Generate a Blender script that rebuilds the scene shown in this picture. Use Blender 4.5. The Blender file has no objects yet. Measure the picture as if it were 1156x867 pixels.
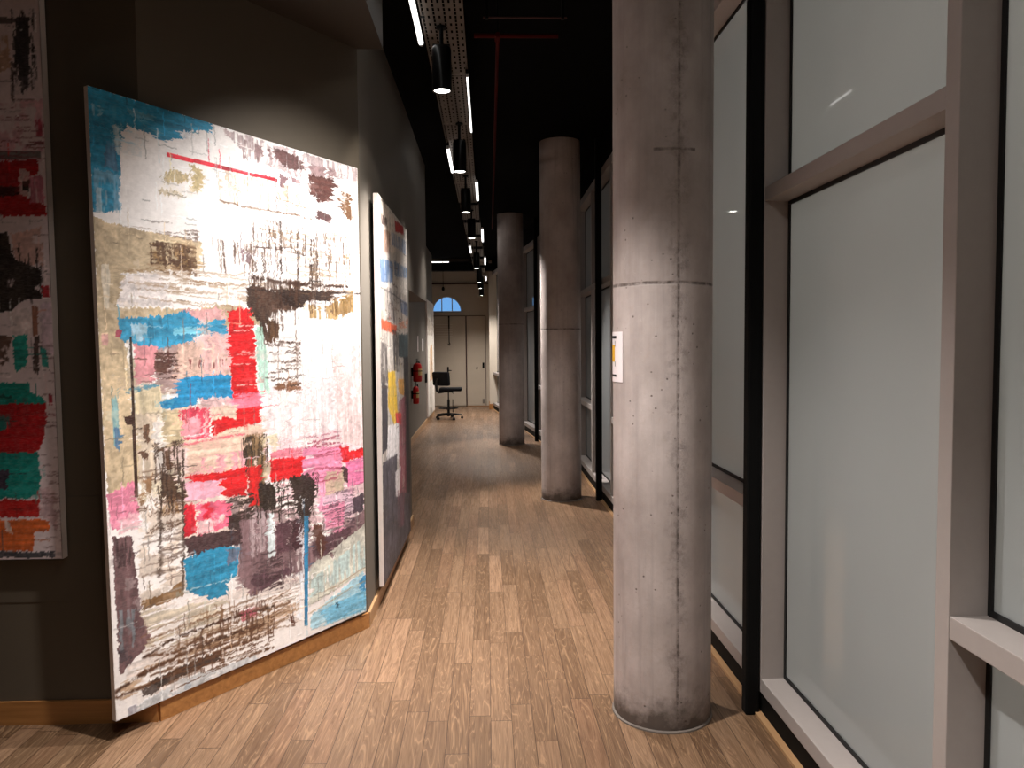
import bpy, bmesh, math, random
import numpy as np
from mathutils import Vector, Matrix

PI = math.pi
scene = bpy.context.scene
COL = scene.collection

# ------------------------------------------------------------------ helpers
def lin(c):
    out = []
    for v in c[:3]:
        v = v / 255.0
        out.append(v / 12.92 if v <= 0.04045 else ((v + 0.055) / 1.055) ** 2.4)
    return tuple(out)

class N:
    """small node-tree builder"""
    def __init__(self, name):
        self.m = bpy.data.materials.new(name); self.m.use_nodes = True
        self.t = self.m.node_tree; self.t.nodes.clear()
        self.out = self.t.nodes.new('ShaderNodeOutputMaterial')
    def node(self, kind, **kw):
        n = self.t.nodes.new(kind)
        for k, v in kw.items(): setattr(n, k, v)
        return n
    def put(self, sock, v):
        if isinstance(v, bpy.types.NodeSocket): self.t.links.new(v, sock)
        elif v is not None:
            if sock.type == 'RGBA' and len(v) == 3: v = (*v, 1)
            sock.default_value = v
    def math(self, op, a, b=None, c=None, clamp=False):
        n = self.node('ShaderNodeMath', operation=op); n.use_clamp = clamp
        for i, v in enumerate((a, b, c)):
            if v is not None: self.put(n.inputs[i], v)
        return n.outputs[0]
    def mix(self, f, a, b, mode='MIX'):
        n = self.node('ShaderNodeMix', data_type='RGBA', blend_type=mode)
        self.put(n.inputs[0], f); self.put(n.inputs[6], a); self.put(n.inputs[7], b)
        return n.outputs[2]
    def noise(self, vec, scale, detail=4, rough=.55, dist=0.0):
        n = self.node('ShaderNodeTexNoise'); self.put(n.inputs['Vector'], vec)
        n.inputs['Scale'].default_value = scale; n.inputs['Detail'].default_value = detail
        n.inputs['Roughness'].default_value = rough; n.inputs['Distortion'].default_value = dist
        return n.outputs['Fac']
    def ramp(self, f, a, b, x0=0., x1=1.):
        n = self.node('ShaderNodeMapRange'); n.clamp = True
        self.put(n.inputs[0], f)
        for i, v in zip((1, 2, 3, 4), (x0, x1, a, b)): n.inputs[i].default_value = v
        return n.outputs[0]
    def obj(self):
        return self.node('ShaderNodeTexCoord').outputs['Object']
    def scale(self, vec, s):
        n = self.node('ShaderNodeMapping'); self.put(n.inputs[0], vec); n.inputs['Scale'].default_value = s
        return n.outputs[0]
    def sep(self, vec):
        n = self.node('ShaderNodeSeparateXYZ'); self.put(n.inputs[0], vec); return n.outputs
    def comb(self, x, y, z):
        n = self.node('ShaderNodeCombineXYZ')
        for i, v in enumerate((x, y, z)): self.put(n.inputs[i], v)
        return n.outputs[0]
    def bump(self, h, s, d=.01):
        n = self.node('ShaderNodeBump'); self.put(n.inputs['Height'], h)
        n.inputs['Strength'].default_value = s; n.inputs['Distance'].default_value = d
        return n.outputs[0]
    def pbr(self, color, rough=.6, metal=0., normal=None, spec=.5, **kw):
        p = self.node('ShaderNodeBsdfPrincipled')
        self.put(p.inputs['Base Color'], color); self.put(p.inputs['Roughness'], rough)
        self.put(p.inputs['Metallic'], metal); self.put(p.inputs['Specular IOR Level'], spec)
        if normal is not None: self.t.links.new(normal, p.inputs['Normal'])
        for k, v in kw.items(): self.put(p.inputs[k], v)
        return p.outputs[0]
    def done(self, shader):
        self.t.links.new(shader, self.out.inputs[0]); return self.m

def plain(name, rgb, rough=.6, metal=0., vary=.12, scale=14., bump=.05, spec=.5):
    n = N(name); v = n.obj(); f = n.noise(v, scale, 5)
    c = lin(rgb)
    col = n.mix(f, tuple(x * (1 - vary) for x in c), tuple(min(1, x * (1 + vary)) for x in c))
    return n.done(n.pbr(col, n.ramp(f, max(0, rough - .06), min(1, rough + .06)), metal, n.bump(f, bump, .004), spec))

def glow(name, rgb, strength):
    n = N(name); e = n.node('ShaderNodeEmission')
    e.inputs[0].default_value = (*rgb, 1); e.inputs[1].default_value = strength
    return n.done(e.outputs[0])

class MB:
    """collects shapes, links them as ONE mesh object"""
    def __init__(self): self.bm = bmesh.new()
    def box(self, x0, x1, y0, y1, z0, z1, bevel=0., rot=None, at=None):
        b = bmesh.new(); bmesh.ops.create_cube(b, size=1)
        for v in b.verts:
            v.co = Vector(((v.co.x + .5) * (x1 - x0) + x0, (v.co.y + .5) * (y1 - y0) + y0, (v.co.z + .5) * (z1 - z0) + z0))
        if bevel: bmesh.ops.bevel(b, geom=b.edges[:], offset=bevel, segments=2, affect='EDGES', profile=.6)
        return self._add(b, rot, at)
    def _add(self, b, rot=None, at=None):
        if rot is not None: bmesh.ops.transform(b, matrix=rot, verts=b.verts)
        if at is not None: bmesh.ops.translate(b, vec=Vector(at), verts=b.verts)
        me = bpy.data.meshes.new('tmp'); b.to_mesh(me); b.free(); self.bm.from_mesh(me); bpy.data.meshes.remove(me)
        return self
    def lathe(self, prof, seg=32, at=(0, 0, 0), rot=None, closed=False):
        b = bmesh.new(); rings = []
        for r, z in prof:
            if r < 1e-6: rings.append([b.verts.new((0, 0, z))])
            else: rings.append([b.verts.new((r * math.cos(2 * PI * i / seg), r * math.sin(2 * PI * i / seg), z)) for i in range(seg)])
        pairs = list(zip(rings, rings[1:])) + ([(rings[-1], rings[0])] if closed else [])
        for p, q in pairs:
            for i in range(seg):
                j = (i + 1) % seg
                if len(p) == 1 and len(q) == 1: continue
                if len(p) == 1: b.faces.new((p[0], q[j], q[i]))
                elif len(q) == 1: b.faces.new((p[i], p[j], q[0]))
                else: b.faces.new((p[i], p[j], q[j], q[i]))
        bmesh.ops.recalc_face_normals(b, faces=b.faces)
        return self._add(b, rot, at)
    def tube(self, pts, r, seg=12):
        pts = [Vector(p) for p in pts]; b = bmesh.new(); rings = []
        for i, p in enumerate(pts):
            d = (pts[min(i + 1, len(pts) - 1)] - pts[max(i - 1, 0)]).normalized()
            a = d.orthogonal().normalized() if not rings else (ref - d * ref.dot(d)).normalized()
            ref = a; c = d.cross(a); rr = r[i] if isinstance(r, (list, tuple)) else r
            rings.append([b.verts.new(p + (a * math.cos(2 * PI * k / seg) + c * math.sin(2 * PI * k / seg)) * rr) for k in range(seg)])
        for p, q in zip(rings, rings[1:]):
            for i in range(seg): b.faces.new((p[i], p[(i + 1) % seg], q[(i + 1) % seg], q[i]))
        b.faces.new(rings[0][::-1]); b.faces.new(rings[-1])
        bmesh.ops.recalc_face_normals(b, faces=b.faces)
        return self._add(b)
    def prism(self, pts, z0, z1):
        b = bmesh.new(); lo = [b.verts.new((x, y, z0)) for x, y in pts]; hi = [b.verts.new((x, y, z1)) for x, y in pts]
        b.faces.new(lo[::-1]); b.faces.new(hi)
        for i in range(len(pts)):
            j = (i + 1) % len(pts); b.faces.new((lo[i], lo[j], hi[j], hi[i]))
        bmesh.ops.recalc_face_normals(b, faces=b.faces)
        return self._add(b)
    def build(self, name, mat, parent=None, smooth=False, matrix=None, loc=None):
        me = bpy.data.meshes.new(name)
        if smooth:
            for f in self.bm.faces: f.smooth = True
            for e in self.bm.edges:
                if len(e.link_faces) == 2 and e.calc_face_angle(0) > .6: e.smooth = False
        self.bm.to_mesh(me); self.bm.free(); me.materials.append(mat)
        o = bpy.data.objects.new(name, me); COL.objects.link(o)
        if parent is not None: o.parent = parent
        if matrix is not None: o.matrix_local = matrix
        if loc is not None: o.location = loc
        return o

def tag(o, label=None, cat=None, group=None, kind=None):
    if label: o['label'] = label
    if cat: o['category'] = cat
    if group: o['group'] = group
    if kind: o['kind'] = kind
    return o
def empty(name, loc=(0, 0, 0), rz=0., label=None, cat=None, group=None, kind=None):
    o = bpy.data.objects.new(name, None); COL.objects.link(o)
    o.empty_display_size = .1; o.location = loc; o.rotation_euler.z = rz
    return tag(o, label, cat, group, kind)
def copy_tree(o, parent=None):
    c = o.copy(); COL.objects.link(c)
    if parent is not None: c.parent = parent
    for ch in list(o.children): copy_tree(ch, c)
    return c

# ------------------------------------------------------------------ materials
def floor_material():
    n = N('oak_strip_floor'); v = n.obj(); s = n.sep(v)
    PW, PL = .09, .85
    xs = n.math('DIVIDE', s[0], PW); row = n.math('FLOOR', xs); fx = n.math('FRACT', xs)
    w1 = n.node('ShaderNodeTexWhiteNoise', noise_dimensions='1D'); n.put(w1.inputs['W'], row)
    ys = n.math('ADD', n.math('DIVIDE', s[1], PL), n.math('MULTIPLY', w1.outputs[0], 7.3))
    idx = n.math('FLOOR', ys); fy = n.math('FRACT', ys)
    w2 = n.node('ShaderNodeTexWhiteNoise', noise_dimensions='2D'); n.put(w2.inputs['Vector'], n.comb(row, idx, 0.))
    rnd = w2.outputs[0]
    gv = n.comb(n.math('ADD', s[0], n.math('MULTIPLY', rnd, 31.)), n.math('MULTIPLY', s[1], .055), rnd)
    grain = n.noise(gv, 70., 6, .6, .6)
    fig = n.noise(n.comb(n.math('ADD', s[0], n.math('MULTIPLY', rnd, 17.)), n.math('MULTIPLY', s[1], .075), rnd), 17., 2, .5, 1.2)
    rings = n.math('FRACT', n.math('MULTIPLY', fig, 11.))
    rings = n.math('ABSOLUTE', n.math('SUBTRACT', rings, .5))
    base = n.node('ShaderNodeValToRGB'); n.put(base.inputs[0], rnd)
    el = base.color_ramp.elements
    el[0].position = 0; el[0].color = (*lin((102, 78, 58)), 1)
    el[1].position = 1; el[1].color = (*lin((154, 122, 96)), 1)
    for p, c in ((.3, (116, 90, 68)), (.6, (134, 106, 82)), (.8, (122, 92, 70))):
        e = el.new(p); e.color = (*lin(c), 1)
    c = n.mix(n.ramp(grain, .0, .75, .42, .72), base.outputs[0], lin((90, 64, 42)))
    c = n.mix(n.ramp(rings, .75, 0., .0, .12), c, lin((156, 124, 94)))
    c = n.mix(n.ramp(rings, 0., .45, .36, .5), c, lin((84, 58, 38)))
    wear = n.noise(v, 1.3, 4)
    c = n.mix(n.ramp(wear, 0., .3, .5, .75), c, lin((118, 94, 72)))
    gx = n.math('LESS_THAN', n.math('ABSOLUTE', n.math('SUBTRACT', fx, .5)), .483)
    gy = n.math('LESS_THAN', n.math('ABSOLUTE', n.math('SUBTRACT', fy, .5)), .4975)
    ok = n.math('MULTIPLY', gx, gy)
    c = n.mix(ok, lin((72, 52, 38)), c)
    h = n.math('ADD', n.math('MULTIPLY', grain, .35), ok)
    return n.done(n.pbr(c, n.ramp(grain, .28, .46, .3, .7), 0., n.bump(h, .25, .003), .45))

def concrete_material(name, seam_ang, z_lines, tone=1.0, top_tone=.86, z_split=1.8):
    n = N(name); v = n.obj(); s = n.sep(v)
    ang = n.math('ARCTAN2', s[1], s[0])
    cloud = n.noise(n.scale(v, (1, 1, .7)), 3.2, 6, .6)
    stre = n.noise(n.scale(v, (14, 14, .6)), 1.6, 5, .6)
    fine = n.noise(v, 42., 5, .6)
    a = lin((202, 189, 184)); b = lin((154, 141, 135))
    c = n.mix(n.ramp(cloud, 0., 1., .3, .7), tuple(x * tone for x in a), tuple(x * tone for x in b))
    c = n.mix(n.ramp(stre, 0., .55, .5, .8), c, lin((138, 127, 124)))
    c = n.mix(n.ramp(fine, 0., .5, .52, .75), c, lin((176, 160, 150)))
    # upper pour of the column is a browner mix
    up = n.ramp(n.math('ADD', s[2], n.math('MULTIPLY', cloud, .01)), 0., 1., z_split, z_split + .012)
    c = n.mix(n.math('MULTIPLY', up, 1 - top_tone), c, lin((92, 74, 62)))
    # form seams, rough and broken
    brk = n.noise(v, 26., 4, .7)
    wob = n.math('MULTIPLY', n.math('SUBTRACT', n.noise(v, 9., 3), .5), .02)
    d = n.math('ABSOLUTE', n.math('ADD', n.math('SUBTRACT', ang, seam_ang), wob))
    seam = n.math('MULTIPLY', n.ramp(d, 1., 0., .01, .045), n.ramp(brk, .25, 1., .42, .62))
    halo = n.math('MULTIPLY', n.ramp(d, 1., 0., .03, .32), n.ramp(n.noise(v, 13., 7, .8), 0., 1., .48, .66))
    mask = n.math('MAXIMUM', seam, n.math('MULTIPLY', halo, .7))
    for z, half, cen in z_lines:
        dz = n.math('ABSOLUTE', n.math('ADD', n.math('SUBTRACT', s[2], z), n.math('MULTIPLY', wob, .35)))
        ln = n.math('MULTIPLY', n.ramp(dz, 1., 0., .003, .009), n.ramp(brk, .25, 1., .38, .6))
        if half < 3:
            ln = n.math('MULTIPLY', ln, n.math('LESS_THAN', n.math('ABSOLUTE', n.math('SUBTRACT', ang, cen)), half))
        mask = n.math('MAXIMUM', mask, ln)
    c = n.mix(n.math('MULTIPLY', mask, .8), c, lin((62, 50, 44)))
    vo = n.node('ShaderNodeTexVoronoi'); n.put(vo.inputs['Vector'], v); vo.inputs['Scale'].default_value = 24.
    pit = n.math('MULTIPLY', n.ramp(vo.outputs['Distance'], 1., 0., .05, .13), n.math('GREATER_THAN', n.noise(v, 3.7, 2), .5))
    c = n.mix(n.math('MULTIPLY', pit, .7), c, lin((70, 58, 52)))
    # chalk scuffs and paint flecks
    sc = n.noise(n.scale(v, (1, 1, .5)), 30., 3, .8, 2.5)
    c = n.mix(n.math('MULTIPLY', n.ramp(sc, 0., .6, .66, .72), n.ramp(n.noise(v, 4.2, 2), 0., 1., .5, .6)), c, lin((206, 198, 192)))
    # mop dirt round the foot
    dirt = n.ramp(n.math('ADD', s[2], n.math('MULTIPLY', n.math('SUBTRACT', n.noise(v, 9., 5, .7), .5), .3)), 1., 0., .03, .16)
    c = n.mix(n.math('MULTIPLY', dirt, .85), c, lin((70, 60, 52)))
    h = n.math('SUBTRACT', n.math('ADD', n.math('MULTIPLY', fine, .5), cloud), n.math('ADD', mask, pit))
    return n.done(n.pbr(c, .62, 0., n.bump(h, .35, .006), .35))

def wall_material(name, rgb):
    n = N(name); v = n.obj(); f = n.noise(v, 2.2, 5); g = n.noise(v, 160., 3)
    c = lin(rgb)
    col = n.mix(f, tuple(x * .88 for x in c), tuple(x * 1.12 for x in c))
    return n.done(n.pbr(col, .62, 0., n.bump(g, .12, .002), .35))

def frosted_material():
    n = N('frosted_glass'); v = n.obj(); f = n.noise(v, 1.1, 3)
    d = n.node('ShaderNodeBsdfDiffuse'); n.put(d.inputs[0], n.mix(f, lin((156, 160, 162)), lin((170, 173, 174))))
    t = n.node('ShaderNodeBsdfTranslucent'); n.put(t.inputs[0], n.mix(f, lin((206, 206, 202)), lin((222, 221, 216))))
    m = n.node('ShaderNodeMixShader'); m.inputs[0].default_value = .55
    n.t.links.new(d.outputs[0], m.inputs[1]); n.t.links.new(t.outputs[0], m.inputs[2])
    fr = n.node('ShaderNodeFresnel'); fr.inputs[0].default_value = 1.45
    g = n.node('ShaderNodeBsdfGlossy'); g.inputs['Roughness'].default_value = .03
    k = n.node('ShaderNodeMixShader'); n.t.links.new(fr.outputs[0], k.inputs[0])
    n.t.links.new(m.outputs[0], k.inputs[1]); n.t.links.new(g.outputs[0], k.inputs[2])
    return n.done(k.outputs[0])

def clear_material():
    n = N('clear_window_glass')
    g = n.node('ShaderNodeBsdfGlass'); g.inputs['Roughness'].default_value = 0; g.inputs['IOR'].default_value = 1.05
    return n.done(g.outputs[0])

def perforated_material():
    n = N('perforated_galvanised_steel'); v = n.obj(); s = n.sep(v)
    def cell(a, size): return n.math('ABSOLUTE', n.math('SUBTRACT', n.math('FRACT', n.math('DIVIDE', a, size)), .5))
    a = cell(s[0], .03); b = cell(s[1], .1)
    hole = n.math('MULTIPLY', n.math('LESS_THAN', a, .2), n.math('LESS_THAN', b, .2))
    c2 = cell(n.math('ADD', s[0], .015), .06); d2 = cell(n.math('ADD', s[1], .05), .1)
    hole2 = n.math('MULTIPLY', n.math('LESS_THAN', c2, .1), n.math('LESS_THAN', d2, .2))
    hole = n.math('MAXIMUM', hole, hole2)
    f = n.noise(v, 8., 5)
    p = n.pbr(n.mix(f, lin((86, 77, 70)), lin((112, 100, 90))), .5, .35)
    tr = n.node('ShaderNodeBsdfTransparent'); m = n.node('ShaderNodeMixShader')
    n.t.links.new(hole, m.inputs[0]); n.t.links.new(p, m.inputs[1]); n.t.links.new(tr.outputs[0], m.inputs[2])
    return n.done(m.outputs[0])

def wood_material(name, a, b, rough=.4, axis=0):
    n = N(name); v = n.obj()
    sc = [26., 26., 26.]; sc[axis] = 1.2
    f = n.noise(n.scale(v, tuple(sc)), 1.6, 6, .6, .5)
    return n.done(n.pbr(n.mix(n.ramp(f, 0., 1., .3, .7), lin(a), lin(b)), rough, 0., n.bump(f, .1, .003), .5))

def paint_material():
    n = N('oil_paint_on_canvas')
    a = n.node('ShaderNodeAttribute', attribute_name='paint')
    v = n.obj(); weave = n.noise(v, 260., 2); kn = n.noise(n.scale(v, (40, 40, 160)), 1.2, 5, .65)
    c = n.mix(n.ramp(kn, 0., .12, .45, .7), a.outputs['Color'], (.45, .42, .4))
    h = n.math('ADD', n.math('MULTIPLY', weave, .3), kn)
    return n.done(n.pbr(c, .55, 0., n.bump(h, .25, .002), .35))

M = dict(
    floor=floor_material(), frosted=frosted_material(), clear=clear_material(), perforated=perforated_material(), paint=paint_material(),
    wall=wall_material('anthracite_wall_paint', (104, 97, 88)), wall_dark=wall_material('dark_brown_wall_paint', (88, 79, 67)),
    wall_pale=wall_material('pale_plaster', (196, 184, 168)), wall_end=wall_material('beige_plaster', (182, 168, 150)),
    black_ceiling=plain('black_ceiling_paint', (9, 8, 8), .95, 0., .1, 6., .02, .05),
    soffit=wall_material('dark_soffit_paint', (58, 50, 42)), base_wood=wood_material('varnished_oak_baseboard', (176, 122, 68), (142, 94, 50)), base_wood_y=wood_material('oak_baseboard_along', (186, 148, 108), (160, 120, 82), .4, 1),
    frame=plain('pinkish_grey_powder_coat', (161, 152, 147), .5, 0., .06, 30., .03, .3), gasket=plain('black_rubber', (14, 13, 13), .7),
    black_metal=plain('matt_black_steel', (8, 8, 8), .7, 0., .1, 14., .02, .15), black_gloss=plain('satin_black_aluminium', (12, 12, 12), .32, .3),
    canvas_edge=plain('primed_canvas_edge', (222, 208, 200), .8), stretcher=wood_material('pine_stretcher', (150, 120, 88), (128, 98, 68)),
    steel=plain('galvanised_steel', (132, 124, 114), .45, .6), red_pipe=plain('red_pipe_paint', (66, 9, 5), .8, 0., .1, 14., .02, .1), dull_red=plain('dull_red_conduit_paint', (60, 26, 22), .7),
    red=plain('red_enamel', (200, 26, 22), .3), paper=plain('white_paper', (236, 226, 226), .85, 0., .03), yellow=plain('yellow_print', (226, 170, 40), .8),
    ink=plain('black_ink', (20, 18, 20), .7), fabric=plain('black_upholstery', (9, 8, 9), .95, 0., .3, 120., .3, .2), plastic=plain('black_plastic', (10, 10, 10), .5, 0., .1, 14., .02, .3),
    chrome=plain('brushed_chrome', (150, 146, 140), .3, .9), white_frame=plain('white_window_paint', (205, 208, 212), .5), sealant=plain('grey_sealant', (108, 98, 90), .6),
    label=plain('cream_label', (220, 190, 130), .7), led=glow('led_tube_glow', (1., .97, .93), 3.), lens=glow('lamp_lens_glow', (1., .95, .88), 14.),
    board=wood_material('worn_threshold_oak', (150, 112, 74), (120, 86, 54)),
)

# ------------------------------------------------------------------ painter: strokes -> a colour for every canvas vertex
def value_noise(h, w, cy, cx, rng):
    cy, cx = max(1, int(cy)), max(1, int(cx)); g = rng.random((cy + 2, cx + 2))
    y = np.linspace(0, cy, h, endpoint=False); x = np.linspace(0, cx, w, endpoint=False)
    yi, xi = y.astype(int), x.astype(int); fy, fx = (y - yi)[:, None], (x - xi)[None, :]
    fy = fy * fy * (3 - 2 * fy); fx = fx * fx * (3 - 2 * fx)
    a = g[yi][:, xi]; b = g[yi][:, xi + 1]; c = g[yi + 1][:, xi]; d = g[yi + 1][:, xi + 1]
    return (a * (1 - fx) + b * fx) * (1 - fy) + (c * (1 - fx) + d * fx) * fy
def fbm(h, w, cy, cx, rng, octv=4):
    o = np.zeros((h, w)); amp = 1.; tot = 0.
    for _ in range(octv):
        if cy > h and cx > w: break
        o += amp * value_noise(h, w, min(cy, h), min(cx, w), rng); tot += amp; amp *= .6; cy *= 2; cx *= 2
    o /= tot
    lo, hi = np.quantile(o, .02), np.quantile(o, .98)
    return np.clip((o - lo) / max(hi - lo, 1e-6), 0, 1)
def in_poly(px, py, poly):
    m = np.zeros(px.shape, bool); n = len(poly)
    for i in range(n):
        x0, y0 = poly[i]; x1, y1 = poly[(i + 1) % n]
        if y0 == y1: continue
        c = ((y0 > py) != (y1 > py)) & (px < (x1 - x0) * (py - y0) / (y1 - y0) + x0)
        m ^= c
    return m
def paint_canvas(w, h, width, height, base, strokes, seed, wob=.0042):
    rng = np.random.default_rng(seed)
    img = np.zeros((h, w, 3)) + np.array(base) / 255.
    img *= (1 + .05 * (fbm(h, w, 9, 5, rng)[..., None] - .5))
    img[...] -= .07 * np.clip(fbm(h, w, 40, 14, rng) - .55, 0, 1)[..., None]
    relief = np.zeros((h, w))
    asp = height / width
    V, U = np.mgrid[0:h, 0:w]; U = (U + .5) / w; V = (V + .5) / h
    du = (fbm(h, w, 110 * asp, 34, rng, 3) - .5) * wob * 2; dv = (fbm(h, w, 34 * asp, 110, rng, 3) - .5) * wob * 2 / asp
    banks = {'h': [fbm(h, w, 90 * asp, 7, rng) for _ in range(4)], 'v': [fbm(h, w, 7 * asp, 80, rng) for _ in range(4)], 'n': [fbm(h, w, 22 * asp, 22, rng, 5) for _ in range(4)]}
    grit = fbm(h, w, 100 * asp, 100, rng, 3)
    def seg(c, wd, al, pts, brk=True):
        c = np.array(c) / 255.
        for (u0, v0), (u1, v1) in zip(pts, pts[1:]):
            r = wd * 1.6
            a0, a1 = min(u0, u1) - r, max(u0, u1) + r; b0, b1 = min(v0, v1) - r / asp, max(v0, v1) + r / asp
            i0, i1 = max(0, int(a0 * w)), min(w, int(a1 * w) + 2); j0, j1 = max(0, int(b0 * h)), min(h, int(b1 * h) + 2)
            if i1 <= i0 or j1 <= j0: continue
            x = U[j0:j1, i0:i1] + du[j0:j1, i0:i1] * .6; y = (V[j0:j1, i0:i1] + dv[j0:j1, i0:i1] * .6)
            dx, dy = u1 - u0, (v1 - v0) * asp; L = dx * dx + dy * dy + 1e-9
            t = np.clip(((x - u0) * dx + (y - v0) * asp * dy) / L, 0, 1)
            d = np.hypot(x - u0 - t * dx, (y - v0) * asp - t * dy)
            g = grit[j0:j1, i0:i1]
            m = np.clip(1.25 - d / (wd * (.45 + 1.1 * g)), 0, 1) * al
            if brk: m = m * np.clip((g - .12) * 8, .1, 1)
            img[j0:j1, i0:i1] += (c - img[j0:j1, i0:i1]) * m[..., None]
            relief[j0:j1, i0:i1] = np.maximum(relief[j0:j1, i0:i1], m * .6)
    def drag(n, lo, hi):
        # palette-knife drags: rows or columns of wet paint pulled sideways by uneven amounts
        for _ in range(n):
            hz = rng.random() < .55
            a, c = rng.uniform(.06, .3), rng.uniform(.012, .07)
            ww, hh = (int(a * w), max(3, int(c * h))) if hz else (max(3, int(c * asp * w)), int(a / asp * h))
            x0, y0 = rng.integers(0, max(1, w - ww)), rng.integers(0, max(1, h - hh))
            blk = img[y0:y0 + hh, x0:x0 + ww].copy()
            cnt = hh if hz else ww
            sh = np.interp(np.arange(cnt), np.arange(0, cnt + 4, 3), rng.uniform(-1, 1, len(np.arange(0, cnt + 4, 3)))) + rng.uniform(-.35, .35, cnt)
            amp = rng.uniform(lo, hi) * (w if hz else .55 * h / asp)
            for i in range(cnt):
                k = int(sh[i] * amp)
                if hz: idx = np.clip(np.arange(ww) + k, 0, ww - 1); img[y0 + i, x0:x0 + ww] = blk[i, idx]
                else: idx = np.clip(np.arange(hh) + k, 0, hh - 1); img[y0:y0 + hh, x0 + i] = blk[idx, i]
    strokes = sorted(strokes, key=lambda q: (2 if q[2] == 1 else 0) if q[0] == 'p' else 1)
    last = max([i for i, q in enumerate(strokes) if q[0] == 'p' and q[2] < 1] + [0])
    for k, s in enumerate(strokes):
        if k % 16 == 15: drag(int(13 * asp), .005, .017)
        if k == last: drag(int(22 * asp), .003, .011)
        if s[0] == 'p':
            _, c, cov, d, poly = s
            us = [p[0] for p in poly]; vs = [p[1] for p in poly]
            i0, i1 = max(0, int((min(us) - .02) * w)), min(w, int((max(us) + .02) * w) + 1)
            j0, j1 = max(0, int((min(vs) - .02) * h)), min(h, int((max(vs) + .02) * h) + 1)
            if i1 <= i0 or j1 <= j0: continue
            sl = (slice(j0, j1), slice(i0, i1))
            rough = (1. if min(max(us) - min(us), (max(vs) - min(vs)) * asp) > .03 else .3) if cov < 1 else .1
            m = in_poly(U[sl] + du[sl] * rough, V[sl] + dv[sl] * rough, poly)
            nz = banks[d][k % 4][sl] * .75 + banks['n'][(k + 1) % 4][sl] * .25
            al = np.clip((cov * 1.06 - nz) * 9 + .5, 0, 1) if cov < .985 else np.ones(m.shape)
            al = al * m * (.55 + .45 * cov)
            if cov >= .7: al = np.where(m, np.maximum(al, (.12 if d == 'n' else .3) * cov), al)
            tone = 1 + (.5 if sum(c) < 330 and d == 'n' else .26) * (banks[d][(k + 2) % 4][sl] - .5) + .14 * (grit[sl] - .5)
            cc = np.array(c)[None, None, :] / 255. * tone[..., None]
            img[sl] += (cc - img[sl]) * al[..., None]
            relief[sl] = relief[sl] * (1 - al) + al * (.35 + .5 * banks[d][(k + 3) % 4][sl])
        elif s[0] == 'l':
            seg(s[1], s[2] / 720. * asp * .62, s[3], s[4])
        else:
            _, c, n, d, ln, al, (u0, v0, u1, v1) = s
            for _ in range(n):
                u = rng.uniform(u0, u1); v = rng.uniform(v0, v1); L = ln * rng.uniform(.35, 1.3); sk = rng.normal(0, .06)
                p = [(u, v), (u + L * sk, v + L)] if d == 'v' else [(u, v), (u + L * asp, v + L * sk)]
                if d == 'v': p = [(a, min(b, v1)) for a, b in p]
                else: p = [(min(a, u1), b) for a, b in p]
                seg(c, rng.uniform(.0014, .0036), min(1., al * rng.uniform(.9, 1.5)), p)
    # palette-knife dabs everywhere, dragging the paint beneath
    for _ in range(int(260 * asp / 1.7)):
        u, v = rng.uniform(0, 1, 2); a = rng.uniform(.01, .05); b = rng.uniform(.003, .012)
        if rng.random() < .5: a, b = b * .8, a * .6
        i0, i1 = int(max(0, u - a) * w), int(min(1, u + a) * w); j0, j1 = int(max(0, v - b) * h), int(min(1, v + b) * h)
        if i1 - i0 < 2 or j1 - j0 < 2: continue
        blk = img[j0:j1, i0:i1]; mean = blk.mean((0, 1)); f = .35 * (grit[j0:j1, i0:i1] > .4)[..., None]
        img[j0:j1, i0:i1] = blk * (1 - f) + f * np.clip(mean * rng.uniform(.94, 1.08), 0, 1)
    # ridges left by the knife: hair-thin lighter and darker lines following the strokes
    for _ in range(int(330 * asp)):
        u, v = rng.uniform(0, 1, 2); L = rng.uniform(.012, .07)
        i, j = min(w - 1, int(u * w)), min(h - 1, int(v * h)); c = np.clip(img[j, i] * rng.choice([.62, .78, 1.16, 1.3]), 0, 1) * 255
        seg(c, .0018, .8, [(u, v), (u + L, v)] if rng.random() < .5 else [(u, v), (u, v + L / asp * 1.3)], False)
    img += (.045 * (grit - .5))[..., None]
    return np.clip(img, 0, 1), relief

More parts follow.
